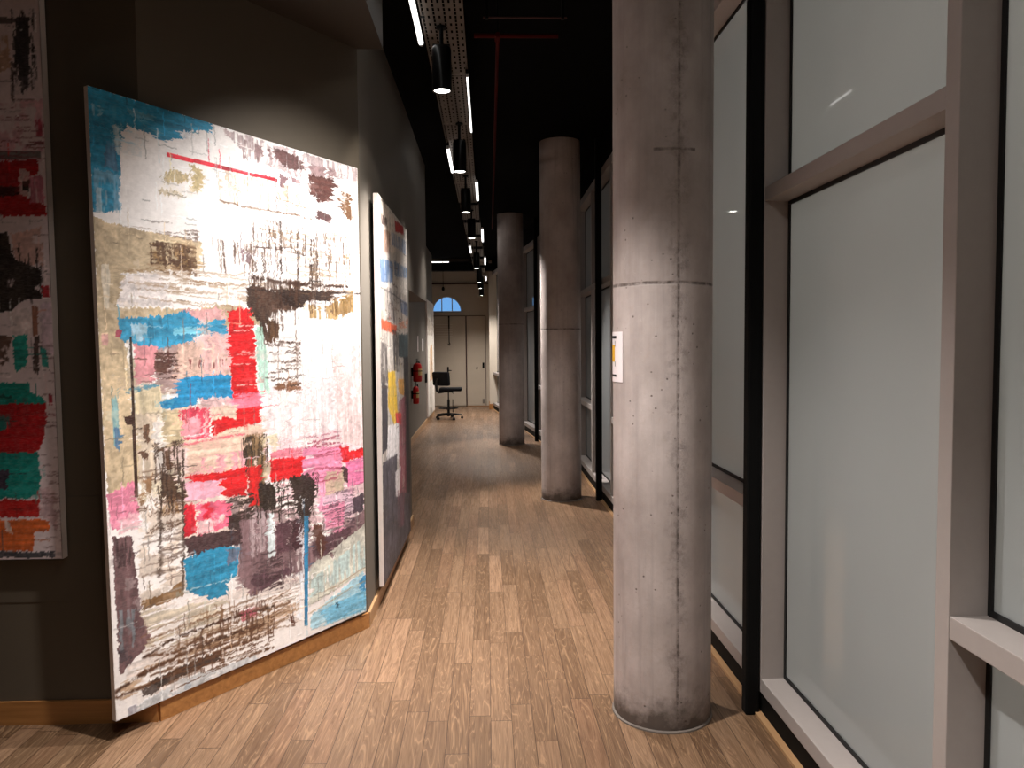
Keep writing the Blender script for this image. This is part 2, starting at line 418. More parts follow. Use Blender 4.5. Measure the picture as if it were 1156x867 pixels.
def painting(loc, rz, corners, thick, res, base, strokes, seed, label, group=None):
    """local frame: x along the canvas, -y towards the viewer, z up; corners run lower left, lower right, upper right, upper left"""
    root = empty('abstract_painting', loc, rz, label, 'painting', group)
    nu, nv = res
    c00, c10, c11, c01 = [np.array(c, float) for c in corners]
    img, rel = paint_canvas(nu, nv, c10[0] - c00[0], c01[1] - c00[1], base, strokes, seed)
    rgb = np.where(img <= .04045, img / 12.92, ((img + .055) / 1.055) ** 2.4)
    S, T = [a[..., None] for a in np.meshgrid(np.linspace(0, 1, nu), np.linspace(0, 1, nv))]
    XZ = (c00 * (1 - S) + c10 * S) * (1 - T) + (c01 * (1 - S) + c11 * S) * T
    X, Z = XZ[..., 0], XZ[..., 1]
    Y = -rel * .0016
    Y[0, :] = Y[-1, :] = 0; Y[:, 0] = Y[:, -1] = 0
    co = np.stack([X, Y, Z], -1).reshape(-1, 3)
    q = np.arange(nu * nv).reshape(nv, nu)
    quads = np.stack([q[:-1, :-1], q[:-1, 1:], q[1:, 1:], q[1:, :-1]], -1).reshape(-1, 4)
    me = bpy.data.meshes.new('painted_canvas')
    me.vertices.add(len(co)); me.vertices.foreach_set('co', co.astype(np.float32).ravel())
    me.loops.add(quads.size); me.loops.foreach_set('vertex_index', quads.astype(np.int32).ravel())
    me.polygons.add(len(quads)); me.polygons.foreach_set('loop_start', np.arange(0, quads.size, 4, dtype=np.int32))
    me.update(calc_edges=True)
    at = me.attributes.new('paint', 'FLOAT_COLOR', 'POINT')
    at.data.foreach_set('color', np.concatenate([rgb.reshape(-1, 3), np.ones((nu * nv, 1))], 1).astype(np.float32).ravel())
    me.materials.append(M['paint'])
    o = bpy.data.objects.new('painted_canvas', me); COL.objects.link(o); o.parent = root
    C4 = [Vector(c) for c in corners]; mid = sum(C4, Vector((0, 0))) / 4
    def inset(k): return [c + Vector((math.copysign(k, (mid - c).x), math.copysign(k, (mid - c).y))) for c in C4]
    def hoop(outer, inner, y0, y1):
        m = MB()
        for a in range(4):
            n_ = (a + 1) % 4
            ring = [outer[a], outer[n_], inner[n_], inner[a]]; bb = bmesh.new()
            f0 = [bb.verts.new((p.x, y0, p.y)) for p in ring]; f1 = [bb.verts.new((p.x, y1, p.y)) for p in ring]
            bb.faces.new(f0); bb.faces.new(f1[::-1])
            for z in range(4): bb.faces.new((f0[z], f0[(z + 1) % 4], f1[(z + 1) % 4], f1[z]))
            bmesh.ops.recalc_face_normals(bb, faces=bb.faces); m._add(bb)
        return m
    tag(hoop(C4, inset(.0025), 0, thick).build('canvas_edge', M['canvas_edge'], root), 'bare pale edge of the canvas')
    hoop(inset(.0026), inset(.045), .003, thick - .002).build('stretcher_frame', M['stretcher'], root)
    return root
# paintwork: ('p' patch: colour, cover, grain, outline) ('l' line: colour, width, alpha, points) ('s' scratches: colour, count, grain, length, alpha, box) in canvas uv
PAINT_LARGE = [
('p',(226,200,190),0.75,'n',((0.235,0.508),(0.54,0.471),(0.531,0.315),(0.473,0.253),(0.233,0.267))),
('p',(232,190,196),0.6,'h',((0.537,0.419),(1.013,0.43),(1.001,0.186),(0.526,0.246))),
('p',(236,214,216),0.6,'v',((0.543,0.523),(1.019,0.55),(1.009,0.349),(0.535,0.385))),
('p',(200,186,160),0.6,'v',((0.089,0.549),(0.257,0.53),(0.238,0.345),(0.095,0.344))),
('p',(214,196,180),0.5,'n',((0.09,0.36),(0.238,0.345),(0.226,0.173),(0.087,0.167))),
('p',(150,126,126),0.6,'v',((0.399,0.329),(0.603,0.281),(1.004,0.237),(1,0.166),(0.633,0.122),(0.414,0.141))),
('p',(228,214,206),0.5,'h',((0.061,0.171),(0.674,0.134),(0.669,0.042),(0.024,0.015))),
('p',(216,170,170),0.55,'n',((0.246,0.668),(0.432,0.673),(0.419,0.477),(0.234,0.485))),
('p',(190,172,140),0.6,'n',((-0.003,0.62),(0.107,0.621),(0.103,0.388),(0.006,0.368))),
('p',(198,176,144),0.97,'n',((-0.001,0.8),(0.073,0.794),(0.284,0.788),(0.328,0.785),(0.322,0.738),(0.077,0.719),(0.058,0.664),(0.296,0.669),(0.416,0.679),(0.534,0.668),(0.533,0.646),(0.419,0.637),(0.295,0.651),(0.066,0.643),(0.074,0.613),(0.085,0.491),(0.095,0.418),(0.097,0.377),(0.006,0.368),(0,0.481),(-0.001,0.675))),
('p',(214,205,190),0.35,'v',((0.001,0.729),(0.048,0.732),(0.048,0.662),(0,0.661))),
('p',(228,218,215),0.95,'h',((0.077,0.718),(0.203,0.723),(0.224,0.672),(0.055,0.667))),
('p',(38,138,176),0.98,'h',((-0.003,1),(0.383,1.001),(0.375,0.983),(0.318,0.981),(0.314,0.967),(0.256,0.958),(0.218,0.944),(0.184,0.952),(0.109,0.955),(0.091,0.943),(0.085,0.921),(0.077,0.817),(-0.003,0.807))),
('p',(120,165,192),0.6,'v',((0.001,0.877),(0.081,0.873),(0.077,0.816),(-0.003,0.807))),
('p',(180,195,205),0.5,'v',((0.014,0.845),(0.067,0.846),(0.069,0.812),(0.007,0.806))),
('p',(205,205,205),0.5,'v',((0.051,0.953),(0.092,0.953),(0.086,0.904),(0.067,0.909))),
('p',(90,120,150),0.6,'v',((0.044,0.923),(0.085,0.921),(0.081,0.88),(0.036,0.881))),
('p',(120,180,205),0.55,'h',((0.111,0.983),(0.189,0.983),(0.192,0.955),(0.166,0.958),(0.146,0.965),(0.111,0.976))),
('p',(170,200,215),0.4,'v',((0.01,0.974),(0.034,0.975),(0.032,0.958),(0.011,0.956))),
('p',(228,224,224),0.9,'h',((0.271,0.969),(0.323,0.973),(0.317,0.964),(0.264,0.957))),
('p',(196,176,136),0.95,'v',((0.203,0.886),(0.235,0.906),(0.263,0.899),(0.289,0.905),(0.285,0.888),(0.247,0.879),(0.214,0.878))),
('p',(192,172,128),0.97,'v',((0.296,0.915),(0.325,0.918),(0.336,0.895),(0.325,0.871),(0.295,0.869))),
('p',(200,182,148),0.9,'h',((0.191,0.866),(0.227,0.866),(0.275,0.863),(0.263,0.857),(0.196,0.857))),
('p',(196,36,52),1,'n',((0.223,0.929),(0.623,0.931),(0.623,0.925),(0.222,0.921))),
('p',(165,142,142),0.5,'v',((0.411,0.996),(0.684,0.996),(0.998,0.998),(0.996,0.969),(0.742,0.961),(0.721,0.944),(0.57,0.952),(0.484,0.965))),
('p',(120,92,92),0.55,'v',((0.475,0.987),(0.565,0.986),(0.549,0.953),(0.486,0.953))),
('p',(110,80,80),0.5,'v',((0.558,0.985),(0.627,0.984),(0.626,0.967),(0.556,0.965))),
('p',(88,56,54),0.8,'h',((0.612,0.991),(0.715,0.986),(0.737,0.961),(0.663,0.957),(0.615,0.969))),
('p',(150,120,120),0.6,'v',((0.747,0.979),(0.882,0.982),(0.881,0.959),(0.753,0.955))),
('p',(86,48,42),0.88,'h',((0.758,0.958),(0.877,0.961),(0.87,0.916),(0.8,0.905),(0.76,0.922))),
('p',(95,64,64),0.9,'h',((0.791,0.89),(0.868,0.88),(0.854,0.866),(0.786,0.871))),
('p',(98,62,34),0.75,'v',((0.92,0.941),(0.961,0.936),(0.968,0.882),(0.94,0.883),(0.909,0.899))),
('p',(110,80,84),0.8,'v',((0.631,0.941),(0.677,0.941),(0.677,0.936),(0.658,0.934),(0.649,0.917),(0.634,0.917))),
('p',(120,86,90),0.6,'h',((0.685,0.942),(0.724,0.941),(0.715,0.921),(0.684,0.921))),
('s',(190,160,130),60,'v',0.05,0.5,(0.394,0.864,0.761,0.923)),
('l',(96,66,40),2.2,0.8,((0.396,0.866),(0.512,0.864),(0.696,0.868),(0.765,0.866))),
('l',(110,76,46),1.2,0.6,((0.603,0.894),(0.698,0.889),(0.75,0.887))),
('l',(70,44,30),1.4,0.8,((0.616,0.927),(0.612,0.871))),
('s',(80,54,36),46,'v',0.06,0.6,(0.468,0.726,0.953,0.845)),
('s',(60,40,30),34,'v',0.09,0.7,(0.5,0.68,0.848,0.829)),
('l',(48,30,22),3,1,((0.63,0.848),(0.628,0.766),(0.62,0.687))),
('l',(48,30,22),2.8,1,((0.762,0.824),(0.761,0.719))),
('l',(50,32,24),2.4,1,((0.703,0.844),(0.698,0.699))),
('l',(70,46,34),1.6,0.8,((0.56,0.795),(0.559,0.711))),
('l',(70,46,34),1.4,0.8,((0.507,0.79),(0.673,0.802),(0.732,0.79))),
('s',(150,118,84),50,'h',0.1,0.4,(0.502,0.717,0.953,0.843)),
('p',(140,104,62),0.5,'n',((0.158,0.773),(0.283,0.78),(0.286,0.735),(0.154,0.731))),
('s',(80,52,32),45,'h',0.04,0.7,(0.154,0.727,0.304,0.776)),
('s',(80,52,32),45,'v',0.03,0.7,(0.16,0.734,0.292,0.776)),
('p',(76,46,26),0.8,'n',((0.263,0.776),(0.286,0.778),(0.285,0.764),(0.262,0.762))),
('p',(176,142,92),0.6,'h',((0.281,0.75),(0.332,0.748),(0.331,0.734),(0.283,0.733))),
('l',(130,98,66),1.6,0.6,((0.077,0.722),(0.181,0.731),(0.279,0.718),(0.386,0.713),(0.556,0.724))),
('s',(150,120,90),40,'h',0.1,0.45,(0.073,0.677,0.487,0.738)),
('l',(130,110,96),1.2,0.5,((0.07,0.794),(0.159,0.796),(0.284,0.788),(0.314,0.793))),
('s',(110,90,80),14,'h',0.05,0.6,(0.145,0.784,0.315,0.81)),
('s',(90,64,50),24,'v',0.05,0.6,(0.355,0.735,0.525,0.795)),
('p',(96,66,70),0.45,'v',((0.462,0.784),(0.524,0.786),(0.515,0.759),(0.461,0.759))),
('l',(58,36,26),5,1,((0.5,0.733),(0.593,0.731),(0.688,0.73),(0.933,0.735))),
('l',(46,30,24),3.4,1,((0.502,0.71),(0.668,0.715),(0.998,0.723))),
('l',(74,48,34),1.4,0.8,((0.524,0.793),(0.642,0.794),(0.732,0.79))),
('p',(62,38,26),0.78,'n',((0.489,0.721),(0.555,0.717),(0.637,0.71),(0.714,0.699),(0.689,0.677),(0.597,0.674),(0.551,0.643),(0.6,0.612),(0.563,0.608),(0.522,0.649),(0.483,0.683))),
('p',(42,26,20),0.85,'v',((0.614,0.718),(0.748,0.72),(0.859,0.721),(0.854,0.7),(0.755,0.701),(0.705,0.681),(0.62,0.689))),
('p',(168,132,78),0.62,'v',((0.706,0.69),(0.849,0.692),(0.965,0.727),(0.963,0.684),(0.874,0.663),(0.725,0.663))),
('p',(128,96,52),0.6,'v',((0.841,0.707),(0.96,0.719),(0.953,0.684),(0.865,0.667))),
('p',(76,50,30),0.85,'n',((0.555,0.656),(0.611,0.657),(0.612,0.616),(0.571,0.619))),
('s',(70,44,30),60,'v',0.05,0.7,(0.499,0.667,0.879,0.737)),
('s',(74,50,38),36,'h',0.05,0.7,(0.551,0.521,0.702,0.617)),
('s',(64,42,32),26,'v',0.03,0.7,(0.534,0.605,0.635,0.686)),
('l',(84,58,44),1.8,0.7,((0.682,0.689),(0.684,0.591),(0.688,0.519))),
('l',(90,64,50),1.4,0.6,((0.608,0.609),(0.602,0.521))),
('p',(116,74,48),0.7,'h',((0.577,0.527),(0.685,0.537),(0.696,0.513),(0.587,0.518))),
('p',(176,218,200),0.75,'v',((0.515,0.639),(0.544,0.642),(0.564,0.557),(0.568,0.512),(0.528,0.513),(0.518,0.583))),
('p',(240,210,208),0.8,'v',((0.857,0.587),(1.003,0.618),(1.001,0.38),(0.883,0.398),(0.856,0.495))),
('p',(240,216,216),0.55,'v',((0.616,0.494),(0.778,0.498),(0.739,0.407),(0.612,0.424))),
('p',(220,160,165),0.65,'v',((0.255,0.667),(0.405,0.671),(0.407,0.65),(0.259,0.647))),
('p',(48,142,182),0.95,'h',((0.054,0.646),(0.189,0.654),(0.261,0.664),(0.334,0.645),(0.401,0.653),(0.402,0.626),(0.305,0.623),(0.292,0.61),(0.228,0.605),(0.182,0.595),(0.093,0.606),(0.059,0.613))),
('p',(160,186,200),0.75,'n',((0.091,0.639),(0.142,0.639),(0.141,0.612),(0.096,0.612))),
('p',(40,110,140),0.6,'v',((0.143,0.648),(0.189,0.651),(0.183,0.598),(0.143,0.604))),
('p',(130,200,222),0.7,'h',((0.224,0.634),(0.318,0.639),(0.317,0.626),(0.223,0.621))),
('p',(228,196,186),0.6,'h',((0.313,0.654),(0.344,0.649),(0.342,0.623),(0.311,0.623))),
('p',(150,60,80),0.7,'n',((0.05,0.629),(0.067,0.628),(0.061,0.615),(0.047,0.617))),
('p',(205,150,150),0.5,'n',((0.009,0.623),(0.028,0.623),(0.026,0.603),(0.01,0.603))),
('p',(218,146,152),0.95,'n',((0.099,0.606),(0.167,0.602),(0.16,0.545),(0.099,0.539))),
('p',(220,184,168),0.95,'v',((0.222,0.604),(0.405,0.624),(0.42,0.546),(0.229,0.54))),
('p',(226,176,176),0.6,'v',((0.317,0.617),(0.419,0.624),(0.42,0.551),(0.318,0.548))),
('p',(160,132,128),0.8,'n',((0.166,0.598),(0.231,0.606),(0.228,0.522),(0.166,0.524))),
('p',(78,44,34),0.62,'h',((0.163,0.595),(0.227,0.592),(0.202,0.556),(0.157,0.551))),
('s',(70,40,34),22,'h',0.03,0.8,(0.157,0.547,0.233,0.595)),
('s',(120,60,60),10,'v',0.02,0.8,(0.239,0.56,0.416,0.579)),
('p',(206,190,158),0.8,'v',((0.093,0.537),(0.173,0.538),(0.169,0.488),(0.097,0.488))),
('p',(80,130,150),0.75,'h',((0.063,0.532),(0.162,0.542),(0.164,0.536),(0.067,0.524))),
('p',(110,160,170),0.5,'v',((0.024,0.536),(0.048,0.536),(0.045,0.436),(0.026,0.445))),
('p',(70,110,150),0.6,'v',((0.033,0.472),(0.051,0.472),(0.045,0.433),(0.033,0.44))),
('p',(34,134,184),0.97,'h',((0.229,0.54),(0.264,0.549),(0.414,0.551),(0.421,0.509),(0.297,0.51),(0.294,0.499),(0.181,0.496),(0.171,0.509),(0.224,0.516))),
('p',(225,225,228),0.8,'h',((0.177,0.52),(0.23,0.522),(0.23,0.516),(0.176,0.513))),
('p',(200,180,146),0.9,'n',((0.175,0.495),(0.237,0.495),(0.235,0.426),(0.165,0.431))),
('p',(214,26,32),0.97,'h',((0.412,0.669),(0.496,0.678),(0.513,0.617),(0.515,0.523),(0.521,0.458),(0.428,0.456),(0.419,0.526),(0.413,0.592))),
('p',(232,140,165),0.65,'h',((0.411,0.515),(0.525,0.516),(0.519,0.486),(0.416,0.483))),
('s',(240,200,190),10,'h',0.06,0.8,(0.412,0.524,0.523,0.649)),
('p',(222,56,82),0.8,'v',((0.231,0.494),(0.333,0.493),(0.332,0.439),(0.239,0.441))),
('p',(236,170,178),0.65,'n',((0.236,0.479),(0.307,0.48),(0.305,0.444),(0.239,0.443))),
('p',(232,200,180),0.85,'h',((0.339,0.493),(0.43,0.496),(0.428,0.463),(0.341,0.47))),
('p',(214,26,32),0.97,'h',((0.341,0.47),(0.396,0.474),(0.441,0.462),(0.522,0.472),(0.517,0.455),(0.407,0.449),(0.393,0.435),(0.342,0.437))),
('p',(226,192,172),0.95,'h',((0.233,0.44),(0.335,0.437),(0.401,0.451),(0.532,0.454),(0.538,0.433),(0.474,0.428),(0.473,0.372),(0.363,0.375),(0.24,0.376))),
('l',(214,84,104),2.4,0.8,((0.236,0.432),(0.335,0.435),(0.46,0.439))),
('p',(228,150,165),0.5,'v',((0.287,0.407),(0.472,0.41),(0.47,0.369),(0.246,0.374))),
('p',(206,188,168),0.75,'v',((0.098,0.491),(0.164,0.494),(0.161,0.371),(0.097,0.377))),
('p',(222,214,208),0.85,'v',((0.141,0.477),(0.171,0.479),(0.184,0.388),(0.15,0.376))),
('p',(96,66,48),0.8,'v',((0.117,0.472),(0.136,0.474),(0.131,0.442),(0.115,0.443))),
('p',(84,58,44),0.8,'h',((0.106,0.429),(0.13,0.43),(0.126,0.414),(0.108,0.416))),
('p',(66,38,30),0.9,'h',((0.059,0.488),(0.087,0.491),(0.089,0.475),(0.068,0.476))),
('p',(226,200,196),0.8,'n',((0.187,0.429),(0.251,0.437),(0.246,0.368),(0.189,0.373))),
('p',(78,48,30),0.75,'v',((0.168,0.432),(0.193,0.433),(0.201,0.389),(0.176,0.391))),
('p',(56,36,26),1,'n',((0.087,0.618),(0.094,0.618),(0.094,0.355),(0.082,0.356))),
('p',(222,130,156),0.92,'h',((0.004,0.368),(0.09,0.382),(0.092,0.315),(0.011,0.309))),
('p',(236,190,196),0.7,'h',((0.032,0.329),(0.093,0.33),(0.091,0.303),(0.035,0.302))),
('p',(58,38,26),0.75,'n',((0.162,0.389),(0.213,0.401),(0.226,0.343),(0.173,0.347))),
('p',(120,84,54),0.55,'n',((0.097,0.377),(0.14,0.388),(0.13,0.329),(0.099,0.338))),
('p',(150,112,70),0.5,'n',((0.153,0.346),(0.21,0.348),(0.219,0.316),(0.157,0.317))),
('s',(80,52,36),40,'h',0.05,0.6,(0.086,0.292,0.242,0.397)),
('l',(48,32,24),5,0.75,((0.157,0.326),(0.157,0.284),(0.15,0.217))),
('l',(50,34,26),3,0.85,((0.231,0.369),(0.231,0.283),(0.221,0.182))),
('l',(90,66,56),1.2,0.7,((0.19,0.311),(0.184,0.196))),
('l',(90,66,56),1.4,0.7,((0.094,0.228),(0.102,0.2))),
('s',(110,90,80),30,'h',0.05,0.5,(0.074,0.202,0.222,0.293)),
('p',(110,84,54),0.75,'n',((0.457,0.435),(0.538,0.437),(0.541,0.367),(0.529,0.289),(0.479,0.3),(0.463,0.373))),
('s',(50,38,26),40,'v',0.04,0.7,(0.452,0.362,0.552,0.432)),
('p',(206,190,160),0.6,'n',((0.523,0.427),(0.597,0.433),(0.578,0.364),(0.532,0.341))),
('p',(206,28,30),0.9,'v',((0.467,0.373),(0.523,0.374),(0.522,0.299),(0.472,0.299))),
('p',(214,26,32),0.98,'h',((0.258,0.377),(0.363,0.375),(0.467,0.376),(0.463,0.322),(0.37,0.327),(0.362,0.355),(0.263,0.366))),
('p',(236,172,192),0.9,'n',((0.243,0.366),(0.356,0.361),(0.367,0.332),(0.246,0.33))),
('p',(226,110,130),0.6,'h',((0.558,0.397),(0.689,0.404),(0.7,0.38),(0.564,0.379))),
('p',(224,28,34),0.99,'h',((0.56,0.383),(0.712,0.379),(0.698,0.339),(0.561,0.337))),
('p',(230,132,168),0.72,'h',((0.697,0.395),(0.887,0.391),(0.883,0.31),(0.705,0.317))),
('s',(150,60,80),26,'h',0.07,0.6,(0.705,0.318,0.888,0.422)),
('p',(222,30,40),0.95,'h',((0.878,0.386),(0.924,0.385),(0.922,0.34),(0.89,0.354))),
('p',(222,30,36),0.97,'h',((0.919,0.372),(1.006,0.378),(1.005,0.357),(0.922,0.354))),
('p',(232,120,165),0.85,'h',((0.904,0.351),(1.005,0.357),(1.002,0.297),(0.91,0.295))),
('p',(60,36,38),0.85,'v',((0.885,0.343),(0.917,0.34),(0.915,0.305),(0.892,0.307))),
('p',(230,150,180),0.8,'v',((0.768,0.314),(0.847,0.313),(0.852,0.24),(0.773,0.257))),
('p',(200,180,150),0.6,'n',((0.803,0.336),(0.893,0.334),(0.891,0.279),(0.801,0.285))),
('p',(205,32,50),0.98,'v',((0.234,0.326),(0.275,0.324),(0.272,0.273),(0.233,0.27))),
('p',(226,92,122),0.8,'n',((0.279,0.325),(0.392,0.321),(0.409,0.271),(0.278,0.267))),
('p',(206,36,56),0.85,'v',((0.297,0.323),(0.328,0.321),(0.329,0.29),(0.298,0.294))),
('p',(238,204,204),0.9,'n',((0.279,0.291),(0.326,0.295),(0.337,0.27),(0.281,0.269))),
('s',(50,36,30),40,'h',0.04,0.8,(0.376,0.272,0.488,0.326)),
('p',(56,40,38),0.85,'n',((0.387,0.292),(0.434,0.29),(0.432,0.263),(0.388,0.266))),
('p',(122,94,98),0.85,'v',((0.431,0.295),(0.54,0.293),(0.584,0.221),(0.697,0.187),(0.873,0.202),(1.004,0.235),(1.001,0.182),(0.894,0.156),(0.716,0.143),(0.603,0.142),(0.465,0.126),(0.422,0.165))),
('p',(72,50,52),0.97,'h',((0.23,0.269),(0.432,0.263),(0.44,0.233),(0.237,0.236))),
('p',(196,176,178),0.45,'v',((0.458,0.289),(0.536,0.283),(0.531,0.21),(0.473,0.201))),
('p',(88,58,66),0.93,'v',((0.575,0.254),(0.637,0.254),(0.637,0.193),(0.575,0.193))),
('p',(66,38,44),0.96,'v',((0.641,0.253),(0.697,0.252),(0.694,0.193),(0.641,0.191))),
('p',(208,218,220),0.97,'v',((0.539,0.279),(0.565,0.277),(0.571,0.192),(0.538,0.193))),
('p',(90,62,72),0.6,'h',((0.471,0.166),(0.636,0.173),(0.643,0.149),(0.475,0.124))),
('s',(60,40,44),40,'h',0.05,0.6,(0.448,0.12,0.599,0.211)),
('p',(70,56,66),0.85,'v',((0.923,0.266),(0.996,0.275),(0.994,0.232),(0.935,0.233))),
('p',(226,192,208),0.7,'h',((0.788,0.286),(0.929,0.291),(0.945,0.23),(0.797,0.218))),
('s',(70,50,60),34,'h',0.07,0.6,(0.771,0.205,0.947,0.292)),
('p',(228,132,164),0.6,'h',((0.787,0.267),(0.899,0.267),(0.886,0.197),(0.805,0.207))),
('p',(80,52,60),0.6,'h',((0.727,0.198),(0.924,0.204),(0.932,0.171),(0.848,0.158),(0.734,0.163))),
('p',(40,30,22),0.85,'n',((0.514,0.341),(0.576,0.332),(0.577,0.284),(0.528,0.282),(0.508,0.309))),
('p',(40,28,24),0.82,'n',((0.642,0.339),(0.727,0.344),(0.759,0.308),(0.731,0.258),(0.703,0.212),(0.666,0.274),(0.648,0.304))),
('s',(40,28,22),50,'v',0.05,0.9,(0.502,0.25,0.768,0.34)),
('s',(44,30,22),30,'h',0.04,0.8,(0.503,0.26,0.759,0.332)),
('s',(56,38,28),40,'v',0.05,0.8,(0.146,0.319,0.245,0.44)),
('l',(44,30,22),5,1,((0.658,0.339),(0.705,0.317),(0.682,0.273),(0.72,0.222))),
('l',(44,30,22),4,1,((0.532,0.341),(0.552,0.313),(0.536,0.285))),
('p',(86,50,40),0.8,'v',((0.742,0.23),(0.776,0.23),(0.8,0.188),(0.776,0.153),(0.752,0.18))),
('p',(44,136,174),0.99,'h',((0.228,0.234),(0.266,0.235),(0.354,0.238),(0.426,0.228),(0.416,0.175),(0.375,0.165),(0.374,0.146),(0.31,0.147),(0.273,0.162),(0.232,0.178))),
('p',(104,112,134),0.8,'v',((0.38,0.231),(0.423,0.225),(0.414,0.202),(0.381,0.202))),
('l',(205,222,228),1.6,0.8,((0.229,0.177),(0.318,0.174),(0.402,0.172))),
('p',(228,232,240),0.6,'v',((0.683,0.3),(0.7,0.298),(0.685,0.039),(0.661,0.043))),
('p',(208,208,194),0.78,'n',((0.716,0.143),(1.002,0.203),(0.997,0.094),(0.711,0.064))),
('p',(190,215,215),0.5,'v',((0.723,0.117),(1.001,0.176),(0.998,0.104),(0.721,0.08))),
('p',(160,206,224),0.75,'h',((0.718,0.042),(0.987,0.096),(0.998,0),(0.759,0.009),(0.717,0.013))),
('p',(112,184,218),0.72,'h',((0.761,0.044),(1,0.054),(0.998,0.005),(0.795,0.012))),
('p',(60,140,190),0.85,'v',((0.961,0.077),(0.997,0.086),(0.995,0.047),(0.97,0.057))),
('p',(40,70,90),0.9,'v',((0.846,0.048),(0.86,0.049),(0.855,0.033),(0.846,0.036))),
('l',(176,146,110),2.4,0.6,((0.71,0.049),(0.819,0.057),(0.913,0.069),(0.996,0.071))),
('l',(150,120,90),1.6,0.6,((0.733,0.083),(0.844,0.084),(0.998,0.104))),
('p',(48,124,166),1,'v',((0.699,0.256),(0.72,0.253),(0.703,0.024),(0.688,0.027))),
('p',(104,76,78),0.93,'v',((0.013,0.299),(0.07,0.294),(0.078,0.228),(0.087,0.167),(0.115,0.113),(0.095,0.101),(0.018,0.073),(0.015,0.165))),
('p',(60,42,44),0.5,'v',((0.015,0.296),(0.065,0.292),(0.066,0.245),(0.016,0.249))),
('p',(170,150,150),0.45,'n',((0.045,0.233),(0.085,0.219),(0.087,0.167),(0.041,0.175))),
('p',(112,120,126),0.6,'v',((0.021,0.179),(0.069,0.173),(0.064,0.111),(0.023,0.108))),
('p',(66,56,62),0.45,'n',((0.016,0.114),(0.061,0.108),(0.054,0.083),(0.019,0.083))),
('p',(128,88,48),0.7,'h',((0.088,0.181),(0.17,0.186),(0.222,0.196),(0.223,0.17),(0.14,0.166),(0.092,0.166))),
('p',(206,192,168),0.45,'h',((0.087,0.167),(0.38,0.137),(0.344,0.086),(0.103,0.095))),
('s',(120,86,60),60,'h',0.12,0.55,(0.082,0.042,0.63,0.118)),
('s',(120,84,56),50,'v',0.03,0.5,(0.19,0.043,0.518,0.134)),
('p',(182,146,112),0.42,'h',((0.018,0.069),(0.19,0.072),(0.48,0.077),(0.671,0.086),(0.67,0.06),(0.484,0.038),(0.188,0.038),(0.02,0.031))),
('l',(70,42,26),4.4,1,((0.006,0.049),(0.092,0.062),(0.219,0.068),(0.343,0.07),(0.515,0.064))),
('l',(84,52,32),3.8,0.95,((0.008,0.04),(0.117,0.038),(0.232,0.047),(0.374,0.046),(0.514,0.042))),
('l',(62,38,26),3.2,1,((0.091,0.087),(0.178,0.1),(0.236,0.101),(0.378,0.1),(0.554,0.092))),
('l',(92,58,36),3.2,0.9,((0.107,0.087),(0.19,0.075),(0.265,0.085),(0.383,0.082))),
('l',(130,92,60),1.6,0.6,((0.083,0.122),(0.166,0.13),(0.314,0.125))),
('p',(52,34,26),0.75,'h',((0.099,0.043),(0.203,0.047),(0.348,0.047),(0.34,0.03),(0.231,0.028),(0.13,0.026))),
('p',(60,48,44),0.6,'n',((0.082,0.034),(0.154,0.042),(0.164,0.03),(0.108,0.019),(0.081,0.022))),
('s',(90,60,44),60,'v',0.035,0.7,(0.233,0.017,0.561,0.11)),
('s',(96,62,40),40,'h',0.1,0.8,(0.079,0.009,0.55,0.075)),
('p',(208,96,120),0.75,'h',((0.411,0.104),(0.488,0.104),(0.498,0.085),(0.431,0.083))),
('l',(70,50,44),1.4,0.7,((0.585,0.108),(0.631,0.086),(0.641,0.047))),
('p',(80,50,40),0.85,'n',((0.629,0.06),(0.649,0.057),(0.648,0.034),(0.632,0.037))),
('p',(198,200,202),0.7,'n',((0.049,0.009),(0.187,0.025),(0.475,0.011),(0.511,-0.003),(0.185,0),(0.028,-0.001))),
('p',(176,186,196),0.6,'n',((0.163,0.018),(0.233,0.018),(0.238,0.003),(0.174,0.003))),
('p',(148,144,152),0.8,'n',((0.036,0.015),(0.062,0.015),(0.061,-0),(0.038,0.001)))]
